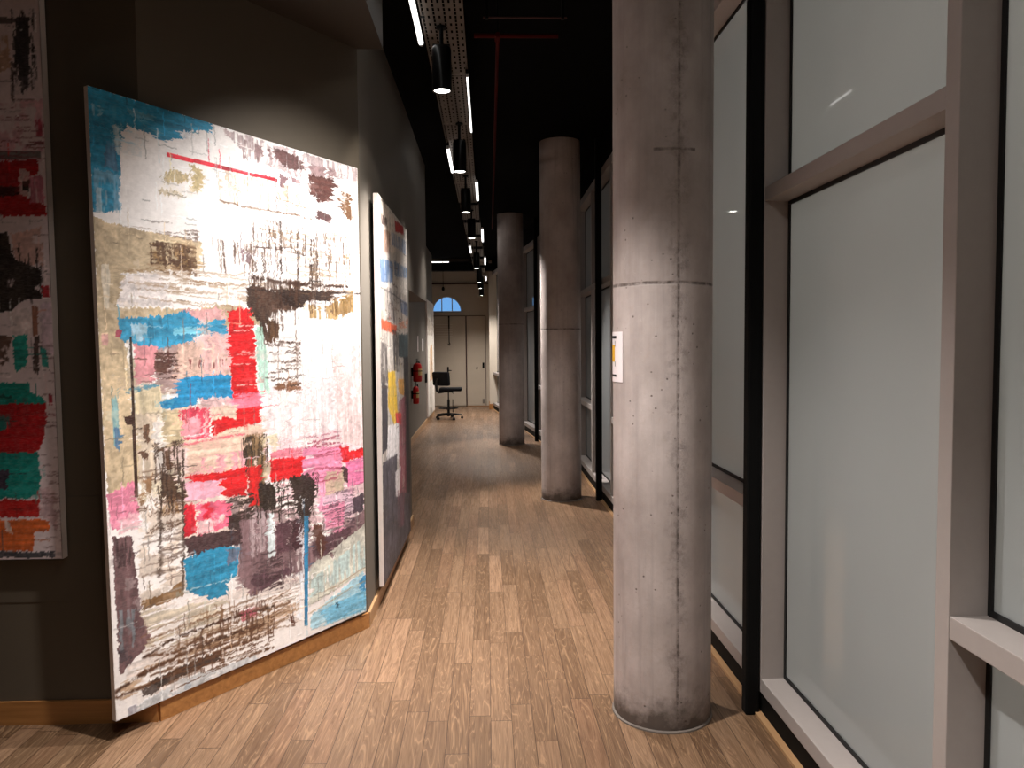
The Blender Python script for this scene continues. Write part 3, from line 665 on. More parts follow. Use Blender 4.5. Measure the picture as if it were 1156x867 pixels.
PAINT_LEFT = [
('p',(200,150,160),0.5,'n',((0.309,0.792),(0.997,0.801),(0.989,0.691),(0.299,0.684))),
('p',(56,52,56),0.86,'v',((0.921,0.94),(0.966,0.938),(0.957,0.826),(0.931,0.81),(0.917,0.878))),
('s',(50,46,50),40,'v',0.04,0.7,(0.903,0.811,0.981,0.952)),
('p',(80,70,72),0.7,'h',((0.324,0.939),(0.957,0.938),(0.957,0.929),(0.323,0.921))),
('p',(190,150,125),0.6,'n',((0.706,0.915),(0.894,0.908),(0.901,0.852),(0.699,0.826))),
('l',(60,46,44),2.5,0.8,((0.904,0.863),(0.901,0.792))),
('l',(60,46,44),1.5,0.7,((0.314,0.836),(0.905,0.832))),
('l',(90,60,60),1.5,0.7,((0.897,0.801),(0.969,0.801))),
('s',(120,60,66),30,'h',0.05,0.6,(0.577,0.699,0.996,0.789)),
('p',(170,60,80),0.7,'v',((0.969,0.768),(0.989,0.768),(0.993,0.741),(0.97,0.738))),
('p',(110,104,104),0.7,'h',((0.301,0.713),(0.982,0.714),(0.984,0.7),(0.3,0.698))),
('p',(166,24,28),0.96,'h',((0.299,0.693),(0.973,0.699),(0.974,0.675),(0.931,0.669),(0.934,0.631),(0.989,0.623),(0.994,0.604),(0.29,0.599))),
('p',(52,20,18),0.75,'h',((0.296,0.66),(0.88,0.655),(0.924,0.651),(0.906,0.637),(0.293,0.634))),
('p',(222,210,206),0.6,'n',((0.913,0.684),(0.946,0.681),(0.942,0.636),(0.912,0.639))),
('p',(44,36,34),0.9,'n',((0.919,0.663),(0.945,0.664),(0.94,0.645),(0.921,0.646))),
('p',(190,112,130),0.8,'v',((0.945,0.67),(0.987,0.673),(0.989,0.625),(0.942,0.625))),
('p',(196,156,146),0.75,'n',((0.879,0.572),(0.978,0.584),(0.976,0.517),(0.883,0.522))),
('p',(40,32,28),0.9,'n',((0.289,0.587),(0.868,0.575),(0.881,0.529),(0.939,0.517),(0.967,0.514),(0.965,0.489),(0.921,0.464),(0.891,0.448),(0.862,0.438),(0.272,0.425))),
('s',(36,28,26),40,'v',0.04,0.7,(0.779,0.448,0.972,0.548)),
('p',(36,26,24),0.9,'h',((0.916,0.476),(0.967,0.474),(0.966,0.46),(0.915,0.459))),
('p',(178,44,54),0.9,'h',((0.968,0.483),(0.993,0.483),(0.994,0.463),(0.969,0.463))),
('p',(210,186,198),0.7,'n',((0.96,0.453),(0.999,0.456),(0.998,0.363),(0.959,0.363))),
('p',(224,206,204),0.8,'n',((0.857,0.438),(0.934,0.448),(0.944,0.401),(0.865,0.395))),
('p',(140,90,70),0.75,'v',((0.934,0.448),(0.954,0.448),(0.95,0.397),(0.932,0.394))),
('p',(70,45,35),0.6,'n',((0.27,0.407),(0.859,0.398),(0.855,0.345),(0.264,0.342))),
('p',(34,146,134),0.95,'h',((0.865,0.395),(0.916,0.398),(0.912,0.348),(0.874,0.333))),
('p',(44,150,140),0.85,'v',((0.954,0.379),(0.976,0.371),(0.979,0.339),(0.96,0.345))),
('p',(60,45,40),0.7,'v',((0.938,0.394),(0.953,0.397),(0.947,0.325),(0.928,0.336))),
('p',(18,132,120),0.98,'h',((0.262,0.321),(0.915,0.314),(0.922,0.294),(0.959,0.289),(0.963,0.278),(0.877,0.269),(0.256,0.267))),
('p',(20,70,66),0.6,'h',((0.259,0.296),(0.856,0.293),(0.855,0.274),(0.257,0.276))),
('p',(164,18,24),0.98,'h',((0.257,0.275),(0.969,0.278),(0.963,0.239),(0.95,0.208),(0.928,0.191),(0.248,0.191))),
('p',(20,120,112),0.85,'h',((0.256,0.268),(0.854,0.255),(0.832,0.231),(0.252,0.225))),
('p',(170,40,60),0.8,'v',((0.976,0.295),(0.99,0.293),(0.986,0.275),(0.975,0.275))),
('p',(14,130,120),0.99,'h',((0.248,0.191),(0.934,0.192),(0.939,0.145),(0.929,0.122),(0.894,0.111),(0.24,0.109))),
('p',(66,48,66),0.85,'h',((0.246,0.168),(0.835,0.162),(0.832,0.127),(0.241,0.124))),
('p',(174,24,22),0.97,'h',((0.24,0.109),(0.928,0.109),(0.926,0.078),(0.236,0.073))),
('p',(204,96,40),0.95,'h',((0.236,0.073),(0.925,0.073),(0.962,0.071),(0.958,0.052),(0.912,0.049),(0.904,0.018),(0.231,0.019))),
('p',(216,196,190),0.8,'v',((0.814,0.075),(0.833,0.067),(0.843,0.045),(0.82,0.052))),
('p',(196,160,164),0.5,'n',((0.935,0.126),(0.987,0.137),(0.987,0.05),(0.96,0.073),(0.928,0.078))),
('s',(110,80,80),50,'h',0.03,0.5,(0.921,0.018,1.018,0.394)),
('p',(66,66,72),0.92,'h',((0.231,0.022),(0.973,0.015),(0.978,0.004),(0.23,0.01)))]
PAINT_CORRIDOR = [
('p',(150,140,132),0.5,'v',((-0.029,0.769),(1.037,0.786),(1.001,0.006),(-0.063,0.16))),
('s',(50,44,44),90,'v',0.06,0.8,(-0.087,0.09,1.019,0.958)),
('s',(90,70,60),50,'h',0.1,0.7,(-0.087,0.09,1.026,1.01)),
('s',(190,180,176),40,'v',0.05,0.6,(0.159,0.197,0.788,0.616)),
('p',(230,214,200),0.7,'v',((0.011,0.999),(0.475,0.993),(0.521,0.889),(0.009,0.855))),
('p',(178,36,34),0.95,'v',((0.503,0.984),(0.832,0.996),(0.866,0.973),(0.529,0.953))),
('p',(84,66,60),0.85,'v',((0.073,0.956),(0.247,0.96),(0.244,0.94),(0.068,0.929))),
('p',(170,130,110),0.6,'v',((0.115,0.922),(0.351,0.933),(0.314,0.871),(0.13,0.863))),
('p',(112,132,164),0.6,'v',((0.352,0.938),(0.938,0.958),(0.933,0.915),(0.403,0.903))),
('p',(78,106,146),0.7,'v',((0.006,0.84),(0.425,0.855),(0.417,0.797),(0.043,0.78))),
('p',(92,118,154),0.65,'v',((0.456,0.861),(1.046,0.875),(1.043,0.845),(0.48,0.817))),
('l',(50,44,50),2.5,0.8,((0.017,0.766),(0.442,0.764),(0.993,0.75))),
('s',(60,56,66),40,'v',0.05,0.6,(0.023,0.667,0.972,0.889)),
('p',(62,80,112),0.7,'v',((0.665,0.762),(1.034,0.757),(1.029,0.712),(0.694,0.721))),
('p',(190,78,44),0.9,'v',((0.027,0.686),(0.523,0.677),(0.487,0.649),(0.047,0.66))),
('p',(200,130,100),0.5,'h',((0.523,0.682),(0.989,0.705),(0.986,0.677),(0.521,0.667))),
('p',(56,74,80),0.85,'v',((0.584,0.652),(1.024,0.657),(1.015,0.568),(0.575,0.585))),
('p',(80,72,70),0.7,'v',((0.017,0.629),(0.193,0.617),(0.204,0.517),(-0.001,0.524))),
('p',(210,168,44),0.85,'v',((0.209,0.546),(0.442,0.546),(0.519,0.407),(0.389,0.389),(0.194,0.45))),
('p',(204,146,60),0.8,'v',((0.534,0.52),(0.85,0.511),(0.844,0.457),(0.561,0.477))),
('p',(40,36,38),0.85,'v',((0.784,0.582),(1.058,0.585),(1.044,0.007),(0.76,0.056))),
('p',(56,52,58),0.92,'v',((0.024,0.525),(0.176,0.511),(0.178,0.348),(0.017,0.337))),
('p',(136,70,82),0.7,'v',((0.558,0.453),(0.845,0.46),(0.81,0.149),(0.519,0.161))),
('p',(60,50,50),0.55,'v',((0.219,0.779),(0.385,0.777),(0.462,0.686),(0.231,0.687))),
('p',(40,36,38),0.6,'v',((0.369,0.665),(0.585,0.657),(0.602,0.537),(0.411,0.546))),
('l',(40,34,34),4,0.9,((0.322,0.922),(0.329,0.784),(0.462,0.686))),
('p',(186,56,56),0.9,'n',((0.425,0.425),(0.655,0.413),(0.651,0.377),(0.452,0.392))),
('p',(232,226,226),0.9,'v',((0.186,0.402),(0.549,0.389),(0.537,0.297),(0.4,0.251),(0.116,0.304))),
('p',(74,70,78),0.95,'n',((0.014,0.319),(0.472,0.303),(0.456,0.19),(1.055,0.121),(1.043,-0.006),(-0.014,-0.003))),
('p',(220,214,214),0.7,'v',((0.401,0.256),(0.6,0.253),(0.521,0.172),(0.391,0.187))),
('p',(120,70,84),0.5,'v',((0.457,0.196),(0.736,0.175),(0.722,0.058),(0.475,0.082))),
('s',(150,146,150),30,'v',0.05,0.35,(0.021,-0.027,0.896,0.248))]
# ------------------------------------------------------------------ the room
CEIL = 3.62
def struct(name, mb, mat, parent=None, label=None):
    o = mb.build(name, mat, parent)
    return tag(o, label, None, None, 'structure')

struct('floor', MB().prism([(-3.7, -2.6), (2.2, -2.6), (2.2, 20.2), (-3.7, 20.2)], -.05, 0.), M['floor'], label='oak strip floor running the length of the corridor')
struct('ceiling', MB().prism([(-3.7, -2.6), (2.2, -2.6), (2.2, 20.2), (-3.7, 20.2)], CEIL, CEIL + .1), M['black_ceiling'], label='black painted ceiling')

A = Vector((-1.42, 3.262)); B = Vector((-.692, 4.31))
wl = struct('wall_left', MB().box(-3.6, A.x, 3.262, 3.45, 0, CEIL), M['wall_dark'], label='dark brown wall at the far left behind the cropped painting')
struct('access_panel', MB().box(-2.5, -1.635, 3.259, 3.27, .525, .975, .001), M['wall_dark'], wl)
struct('wall_diagonal', MB().prism([(A.x, A.y), (B.x, B.y), (B.x - .1, B.y + .1), (A.x - .1, A.y + .2)], 0, CEIL), M['wall_dark'], label='slanting dark wall carrying the large painting')
wc = MB(); wc.prism([(B.x, B.y), (-.68, 6.8), (-.9, 6.8), (B.x - .25, B.y + .15)], 0, CEIL); wc.box(-.9, -.68, 6.8, 8.85, 2.08, CEIL)
struct('wall_corridor', wc, M['wall'], label='dark grey corridor wall with a doorway past the narrow painting')
struct('wall_recess', MB().box(-1.43, -1.23, 6.8, 17.6, 0, CEIL), M['wall'], label='grey recessed wall at the far end of the corridor')
struct('wall_alcove', MB().box(-2.8, -2.7, 17.4, 19.9, 0, CEIL), M['wall_end'])
struct('wall_alcove_return', MB().box(-2.7, -1.43, 17.4, 17.6, 0, CEIL), M['wall'])
struct('wall_recess_return', MB().box(-1.43, -.9, 6.6, 6.8, 0, CEIL), M['wall'])
struct('wall_side', MB().box(-3.7, -3.6, -2.6, 3.45, 0, CEIL), M['wall_dark'])
struct('wall_rear', MB().box(-3.6, 2.2, -2.7, -2.6, 0, CEIL), M['wall_dark'])
struct('trim_soffit', MB().box(-3.6, -.55, 1.0, 4.31, 3.21, CEIL), M['soffit'], label='boxed soffit above the slanting wall')

def board(name, p, q, h, mat, t=.014):
    p, q = Vector(p), Vector(q); d = (q - p).normalized(); n = Vector((d.y, -d.x)) * t
    m = MB().prism([p, q, q + n, p + n], 0, h)
    return struct(name, m, mat)
board('baseboard_left', (-3.6, 3.262), (A.x, 3.262), .10, M['base_wood'])
board('baseboard_diagonal', A, B, .085, M['base_wood'])
board('baseboard_corridor', B, (-.68, 6.8), .085, M['base_wood_y'], .016)
board('baseboard_recess', (-1.23, 6.8), (-1.23, 17.6), .10, M['base_wood_y'], .016)

# end wall with arched fanlight opening, door leaves
cx, zb, R0 = -1.0, 2.415, .372
bm = bmesh.new()
arch = [(cx + R0 * math.cos(a), zb + R0 * 1.04 * math.sin(a)) for a in [PI * i / 24 for i in range(25)]]
def quad(bm, pts, y0, y1):
    for y in (y0, y1):
        bm.faces.new([bm.verts.new((x, y, z)) for x, z in pts])
    for i in range(len(pts)):
        (x0, z0), (x1, z1) = pts[i], pts[(i + 1) % len(pts)]
        bm.faces.new([bm.verts.new(v) for v in ((x0, y0, z0), (x1, y0, z1), (x1, y1, z1), (x0, y1, z0))])
quad(bm, [(-2.7, 0), (.6, 0), (.6, zb), (-2.7, zb)], 19.6, 19.8)
quad(bm, [(-2.7, zb), (cx - R0, zb), (cx - R0, CEIL), (-2.7, CEIL)], 19.6, 19.8)
quad(bm, [(cx + R0, zb), (.6, zb), (.6, CEIL), (cx + R0, CEIL)], 19.6, 19.8)
for (x0, z0), (x1, z1) in zip(arch, arch[1:]):
    quad(bm, [(x0, z0), (x0, CEIL), (x1, CEIL), (x1, z1)], 19.6, 19.8)
bmesh.ops.remove_doubles(bm, verts=bm.verts, dist=1e-5); bmesh.ops.recalc_face_normals(bm, faces=bm.faces)
mb = MB(); mb.bm.free(); mb.bm = bm
struct('wall_end', mb, M['wall_end'], label='beige end wall with door and fanlight')
w = empty('window_1', (cx, 19.6, zb), 0, 'small arched fanlight showing blue dusk sky', None, None, 'structure')
fr = MB()
ring = [(R0 * math.cos(PI * i / 24), R0 * 1.04 * math.sin(PI * i / 24)) for i in range(25)]
fr.tube([(x * .97, .04, z * .97 + .005) for x, z in ring], .014, 8)
fr.box(-R0, R0, .0, .09, -.02, .018)
struct('window_frame', fr, M['white_frame'], w)
for x in (-.13, .13):
    struct('glazing_bar', MB().box(x - .012, x + .012, .03, .055, .015, .345), M['white_frame'], w)
pane = MB(); pane.prism([(x * .97, z * .97) for x, z in ring], 0, .004)
o = struct('glass_pane', pane, M['clear'], w); o.matrix_local = Matrix(((1, 0, 0, 0), (0, 0, -1, .045), (0, 1, 0, 0), (0, 0, 0, 1)))
struct('trim_1', MB().box(-2.7, .6, 19.56, 19.6, 3.105, 3.14), M['dull_red'], label='dark rail across the end wall above the fanlight')
struct('trim_2', MB().box(-2.7, .6, 18.3, 18.6, 3.335, 3.5, .005), M['black_metal'], label='black beam below the ceiling at the corridor end')

def leaf(name, x0, x1, label):
    d = empty(name, ((x0 + x1) / 2, 19.6, 0), 0, label, None, None, 'structure')
    hw = (x1 - x0) / 2
    struct('door_leaf', MB().box(-hw + .008, hw - .008, -.025, -.001, .03, 2.30, .004), M['wall_end'], d)
    f = MB(); f.box(-hw - .006, -hw + .006, -.03, -.001, 0, 2.31); f.box(hw - .006, hw + .006, -.03, -.001, 0, 2.31); f.box(-hw, hw, -.03, -.001, 2.30, 2.315)
    struct('door_frame', f, M['dull_red'], d)
    return d
d1 = leaf('door_1', -.515, -.03, 'pale door leaf at the right of the end wall')
struct('door_lock', MB().box(.155, .205, -.055, -.025, .98, 1.12, .006), M['black_metal'], d1)
struct('door_knob', MB().lathe([(0, .05), (.016, .046), (.02, .03), (.01, .018), (.01, 0)], 14, (.02, -.025, 1.0), Matrix.Rotation(PI / 2, 4, 'X')), M['steel'], d1)
struct('kick_plate', MB().box(.15, .21, -.029, -.025, .08, .2), M['steel'], d1)
d2 = leaf('door_2', -1.45, -.53, 'pale door leaf below the arched fanlight')
h = MB(); h.box(-.02, .02, -.045, -.025, .84, 1.02, .006); h.tube([(0, -.04, .93), (0, -.09, .93), (.09, -.095, .925)], .012, 8)
struct('door_handle', h, M['black_metal'], d2)
sl = MB()
for i in range(6): sl.box(-.3, .12, -.034, -.025, 1.78 + i * .06, 1.80 + i * .06)
struct('pale_slats', sl, M['wall_pale'], d2)  # row of thin pale bars across the upper door leaf
struct('trim_3', MB().box(-.52, .06, 19.52, 19.6, 0, .022, .004), M['board'], label='oak threshold below the pale end door')
struct('wall_pier', MB().box(.06, .62, 18.75, 19.6, 0, CEIL), M['wall_pale'], label='pale pier beside the end door')
pb = MB(); pb.box(.045, .62, 18.735, 18.75, 0, .13); pb.box(.045, .06, 18.75, 19.56, 0, .13)
struct('baseboard_pier', pb, M['base_wood'])

# ------------------------------------------------------------------ glazed facade on the right
ZB0, ZS, ZH = .10, .16, 3.25
NWIN = [1]
def bay(p, q, rails, label, first=True):
    """one frosted bay from p to q (plan points on the frame front); local x runs along it, +y into the room"""
    NWIN[0] += 1
    p, q = Vector(p), Vector(q); L = (q - p).length; a = math.atan2(q.y - p.y, q.x - p.x)
    root = empty('window_%d' % NWIN[0], (p.x, p.y, 0), a, label, None, None, 'structure')
    D, W_ = .105, .06
    f = MB(); f.box(0, W_, -D - .03, 0, ZB0, ZH + .08, .003)
    f.box(W_, L, -D - .03, -.0005, ZB0, ZS, .003); f.box(W_, L, -D - .03, -.0005, ZH, ZH + .08, .003)
    struct('frame', f, M['frame'], root)
    zs = [ZS] + [z for r in rails for z in (r, r + .058)] + [ZH]
    for r in rails:
        struct('transom', MB().box(W_, L, -D - .03, -.0015, r, r + .058, .003), M['frame'], root)
    g = MB(); pn = MB(); k = .016
    for z0, z1 in zip(zs[0::2], zs[1::2]):
        g.box(W_, W_ + k, -D - .006, -D + .006, z0, z1); g.box(L - k, L, -D - .006, -D + .006, z0, z1)
        g.box(W_ + k, L - k, -D - .006, -D + .006, z0, z0 + k); g.box(W_ + k, L - k, -D - .006, -D + .006, z1 - k, z1)
        pn.box(W_ + k, L - k, -D - .012, -D, z0 + k, z1 - k)
    struct('gasket', g, M['gasket'], root)
    struct('frosted_pane', pn, M['frosted'], root)
    return root
FX = 1.155
ys = [-2.08 + 1.315 * i for i in range(10)]
LO, UP = .847, 2.178
sets = [[LO], [LO], [LO], [UP], [LO], [UP], [LO], [UP], [LO, UP]]
names = ['frosted bay behind the viewer, farther', 'frosted bay behind the viewer, nearer', 'frosted bay cropped by the right edge of the photo', 'widest frosted bay, right of the black post beside the big column',
         'narrow sliver of frosted glazing between the big column and its black post', 'frosted bay behind the nearest column', 'frosted bay hidden by the nearest column', 'frosted bay left of the nearest column with the paper notice',
         'frosted bay beside the second column']
for i in range(9):
    bay((FX, ys[i]), (FX, ys[i + 1]), sets[i], names[i])
P0 = Vector((FX, ys[-1])); P1 = Vector((.14, 18.76)); dv = (P1 - P0) / 6
for i in range(6):
    p = P0 + dv * i; bay(p, p + dv, [LO] if i % 2 else [UP], 'far frosted bay %s' % ['just past the second column', 'before the third column', 'beside the third column', 'behind the third column', 'past the third column', 'at the pale pier'][i])
path = [Vector((FX, -2.6)), P0, P1]
def facade_strip(name, off0, off1, z0, z1, mat, label):
    m = MB()
    for p, q in zip(path, path[1:]):
        d = (q - p).normalized(); n = Vector((d.y, -d.x)); e = .02 if q is P0 else 0
        m.prism([p + n * off0, q + d * e + n * off0, q + d * e + n * off1, p + n * off1], z0, z1)
    return struct(name, m, mat, None, label)
facade_strip('baseboard_right', .008, .14, 0, ZB0, M['black_metal'], 'black plinth under the frosted facade')
facade_strip('trim_4', -.022, .007, 0, .014, M['base_wood_y'], 'narrow oak bead along the black plinth')
facade_strip('wall_right', .0, .14, ZH + .081, CEIL, M['black_ceiling'], 'black wall strip above the frosted facade')

# ------------------------------------------------------------------ columns and posts
def column(x, y, r, seam, lines, tone, top, split, label):
    root = empty('concrete_column', (x, y, 0), 0, label, 'column', 'concrete columns along the facade')
    prof = [(r - .004, .0), (r, .02)] + [(r, z) for z in np.linspace(.1, CEIL, 24)]
    m = MB().lathe(prof, 72)
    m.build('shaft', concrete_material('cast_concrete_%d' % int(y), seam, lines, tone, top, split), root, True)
    tag(MB().lathe([(r - .006, .001), (r + .007, .001), (r + .006, .007), (r - .006, .012)], 72, closed=True).build('sealant_ring', M['sealant'], root, True), 'pale bead of sealant round the foot')
    return root
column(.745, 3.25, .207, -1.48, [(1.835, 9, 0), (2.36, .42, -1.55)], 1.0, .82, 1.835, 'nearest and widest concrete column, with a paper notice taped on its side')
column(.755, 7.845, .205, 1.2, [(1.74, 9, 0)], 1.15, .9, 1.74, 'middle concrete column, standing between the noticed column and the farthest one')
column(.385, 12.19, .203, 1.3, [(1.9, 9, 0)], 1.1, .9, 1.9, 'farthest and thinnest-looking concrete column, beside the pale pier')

def post(x, y, label):
    m = MB().box(-.03, .03, -.03, .03, 0, CEIL, .008)
    return tag(m.build('steel_post', M['black_metal'], None, loc=(x, y, 0)), label, 'post', 'black posts before the frosted facade')
post(1.122, 3.21, 'black steel post on the floor right of the nearest column')
post(1.122, 7.70, 'black steel post behind the middle column')
post(.80, 12.5, 'black steel post beside the farthest column')

# paper notice, bent round the near column
def bent(name, mat, a0, a1, z0, z1, r, parent, t=.0008):
    m = MB(); n = 14; b = bmesh.new()
    rows = []
    for z in (z0, z1):
        for rr in (r, r + t):
            rows.append([b.verts.new((rr * math.cos(a0 + (a1 - a0) * i / n), rr * math.sin(a0 + (a1 - a0) * i / n), z)) for i in range(n + 1)])
    for i in range(n):
        for p, q in ((rows[1], rows[3]), (rows[0], rows[2]), (rows[0], rows[1]), (rows[2], rows[3])):
            b.faces.new((p[i], p[i + 1], q[i + 1], q[i]))
    for i in (0, n): b.faces.new((rows[0][i], rows[1][i], rows[3][i], rows[2][i]))
    bmesh.ops.recalc_face_normals(b, faces=b.faces); m._add(b)
    return m.build(name, mat, parent)
cen = (.745, 3.25); deg = math.radians
no = empty('paper_notice', (*cen, 0), 0, 'white paper notice with a yellow panel taped to the nearest column', 'notice')
aR = deg(-102.9 - 50); aL = aR - deg(78); z0, z1 = 1.435, 1.645
bent('sheet', M['paper'], aL, aR, z0, z1, .2085, no)
tag(bent('printed_panel', M['yellow'], aL + deg(14), aR - deg(19), 1.519, 1.589, .2095, no, .0005), 'yellow printed panel')
for zz in ((1.617, 1.628), (1.457, 1.466)):
    tag(bent('printed_band', M['ink'], aL + deg(12), aR - deg(14), zz[0], zz[1], .2095, no, .0005), 'black printed band')
tag(bent('printed_rule', M['ink'], aR - deg(18.6), aR - deg(17.4), 1.583, 1.607, .2095, no, .0005), 'short black upright rule')
bent('printed_rule', M['ink'], aR - deg(18.6), aR - deg(17.4), 1.50, 1.52, .2095, no, .0005)

# ------------------------------------------------------------------ paintings
dd = (B - A).normalized(); nn = Vector((dd.y, -dd.x)); bl = A + nn * .03 - dd * .203
painting((bl.x, bl.y, 0), math.atan2(dd.y, dd.x), [(0, .09), (1.439, .109), (1.435, 2.557), (-.021, 2.604)], .026, (480, 800), (247, 241, 238), PAINT_LARGE, 3,
         'large abstract painting, blue corner and red patches on white, on the slanting wall')
painting((-3.02, 3.21, 0), 0, [(0, .722), (1.25, .722), (1.245, 3.06), (0, 3.06)], .04, (240, 430), (222, 204, 206), PAINT_LEFT, 5,
         'dim abstract painting in teal, red and orange, cropped by the left edge')
painting((-.635, 4.60, 0), PI / 2, [(0, .14), (1.62, .085), (1.66, 2.515), (.02, 2.495)], .028, (150, 420), (206, 197, 188), PAINT_CORRIDOR, 8,
         'narrow-looking abstract painting with blue top and dark grey foot, behind the large one')
FAR = [('p', (205, 150, 80), .6, 'v', [(.3, .3), (.75, .3), (.7, .62), (.35, .6)]), ('p', (120, 70, 40), .55, 'v', [(.45, .35), (.65, .32), (.6, .5), (.5, .5)]),
       ('s', (90, 70, 60), 40, 'v', .08, .6, (.1, .05, .9, .95)), ('p', (170, 150, 130), .5, 'n', [(.0, .7), (1, .7), (1, .8), (0, .85)])]
painting((-1.198, 15.6, 0), PI / 2, [(0, .11), (1.9, .11), (1.9, 2.5), (0, 2.5)], .03, (90, 130), (236, 228, 216), FAR, 11,
         'farthest painting, white with an ochre streak, on the recessed wall beside the swivel chair')

# ------------------------------------------------------------------ small things on the recessed wall
def extinguisher(y, z, hgt, r, label):
    root = empty('fire_extinguisher', (-1.23 + r + .022, y, z), 0, label, 'fire extinguisher', 'fire extinguishers on the recessed wall')
    c = hgt * .78
    MB().lathe([(0, 0), (r * .86, 0), (r, .02), (r, c - .06), (r * .8, c - .02), (r * .35, c), (0, c)], 28).build('cylinder', M['red'], root, True)
    MB().lathe([(0, c), (.018, c), (.018, c + .04), (0, c + .04)], 14).build('valve', M['chrome'], root, True)
    l = MB(); l.box(-.012, .012, -.1, .03, c + .04, c + .05, .003); l.box(-.012, .012, -.09, .03, c + .062, c + .07, .003)
    l.build('lever', M['black_metal'], root)
    MB().tube([(0, .02, c + .03), (.02, .06, c + .02), (.03, r + .012, c - .06), (.03, r + .014, c * .45)], .011, 8).build('hose', M['plastic'], root, True)
    bent('label_sheet', M['label'], -1.3, .5, c * .35, c * .7, r + .0005, root)
    b = MB(); b.box(-r - .021, -r * .75, -.02, .02, c * .3, c * .75); b.lathe([(r + .001, c * .55), (r + .004, c * .55), (r + .004, c * .6), (r + .001, c * .6)], 28, closed=True)
    b.build('bracket', M['black_metal'], root)
    return root
extinguisher(12.57, .99, .39, .073, 'upper of two red fire extinguishers, on the recessed wall past the doorway')
extinguisher(12.5, .635, .37, .05, 'lower of two red fire extinguishers, on the recessed wall past the doorway')
def notice(y0, y1, za, zc, label):
    return tag(MB().box(-1.23, -1.227, y0, y1, za, zc).build('wall_notice', M['paper'], None), label, 'notice', 'paper notices on the recessed wall')
notice(14.7, 14.92, 1.475, 1.70, 'small white notice right of the extinguishers on the recessed wall')
notice(13.72, 13.86, 1.47, 1.75, 'narrow white notice right above the fire extinguishers')
tag(MB().box(-1.23, -1.19, 15.22, 15.38, .84, 1.02, .006).build('switch_box', M['plastic'], None), 'small black switch box on the recessed wall before the farthest painting', 'switch')
rod = empty('window_pole', (-.952, 19.565, 1.57), 0, 'black pole hanging below the arched fanlight', 'pole')
MB().tube([(0, 0, .07), (0, 0, .42)], .011, 8).build('upper_shaft', M['black_metal'], rod)
MB().tube([(0, 0, .42), (0, 0, .74)], .017, 8).build('grip', M['black_metal'], rod)
MB().tube([(0, 0, .07), (.02, 0, .03), (.01, 0, -.005), (-.02, 0, .01), (-.022, 0, .04)], .012, 8).build('hook', M['black_metal'], rod, True)
MB().box(-.02, .02, -.005, .03, .70, .735).build('wall_clip', M['black_metal'], rod)
pc = empty('pendant_bulb', (-1.0, 18.0, 2.84), 0, 'small dark pendant hanging above the arched fanlight', 'pendant lamp')
MB().tube([(0, 0, .08), (0, 0, CEIL - 2.84)], .006, 6).build('cord', M['black_metal'], pc)
MB().lathe([(0, .09), (.02, .085), (.035, .05), (.035, .02), (.02, .0), (0, 0)], 16).build('shade', M['black_metal'], pc, True)

# drafting chair
ch = empty('drafting_chair', (-.83, 16.4, 0), 0, 'black upholstered swivel drafting chair with foot ring at the corridor end', 'chair')
for i in range(5):
    a = 2 * PI * i / 5 + .12
    s = MB().tube([(.03 * math.cos(a), .03 * math.sin(a), .105), (.15 * math.cos(a), .15 * math.sin(a), .10), (.285 * math.cos(a), .285 * math.sin(a), .085)], [.026, .022, .016], 10).build('base_arm', M['plastic'], ch, True)
    cs = MB(); x, y = .285 * math.cos(a), .285 * math.sin(a)
    for k in (-.014, .014):
        cs.lathe([(0, -.008), (.026, -.008), (.028, 0), (.026, .008), (0, .008)], 16, (x - k * math.sin(a), y + k * math.cos(a), .028), Matrix.Rotation(a, 4, 'Z') @ Matrix.Rotation(PI / 2, 4, 'X'))
    cs.tube([(x, y, .03), (x, y, .085)], .008, 8)
    cs.build('caster', M['plastic'], s, True)
MB().lathe([(0, .06), (.034, .06), (.034, .13), (.027, .14), (.027, .42), (.014, .425), (.014, .575), (0, .575)], 20).build('gas_column', M['plastic'], ch, True)
rg = MB(); rg.tube([(.2 * math.cos(2 * PI * i / 32), .2 * math.sin(2 * PI * i / 32), .235) for i in range(33)], .012, 8)
for i in range(3):
    a = 2 * PI * i / 3; rg.tube([(.025 * math.cos(a), .025 * math.sin(a), .225), (.2 * math.cos(a), .2 * math.sin(a), .235)], .009, 8)
rg.lathe([(.028, .2), (.04, .2), (.04, .25), (.028, .25)], 20, closed=True)
rg.build('foot_ring', M['plastic'], ch, True)
MB().box(-.19, .29, -.215, .215, .60, .67, .03).build('seat', M['fabric'], ch, True)
MB().box(-.12, .1, -.1, .1, .572, .602, .006).build('mechanism', M['black_metal'], ch)
MB().tube([(.05, -.08, .585), (.09, -.2, .58), (.12, -.26, .56)], .007, 8).build('height_lever', M['plastic'], ch, True)
MB().tube([(-.1, 0, .59), (-.2, 0, .575), (-.245, 0, .61), (-.255, 0, .72), (-.215, 0, .86)], .03, 10).build('back_bracket', M['plastic'], ch, True)
bk = MB(); bk.box(-.045, .045, -.21, .21, -.15, .15, .042, Matrix.Rotation(deg(58), 4, 'Z') @ Matrix.Rotation(deg(-6), 4, 'Y'), (-.15, 0, .86))
bk.build('backrest', M['fabric'], ch, True)
MB().tube([(0.09, .03, .14), (0.09, .03, .42)], .009, 8).build('height_rod', M['black_metal'], ch, True)

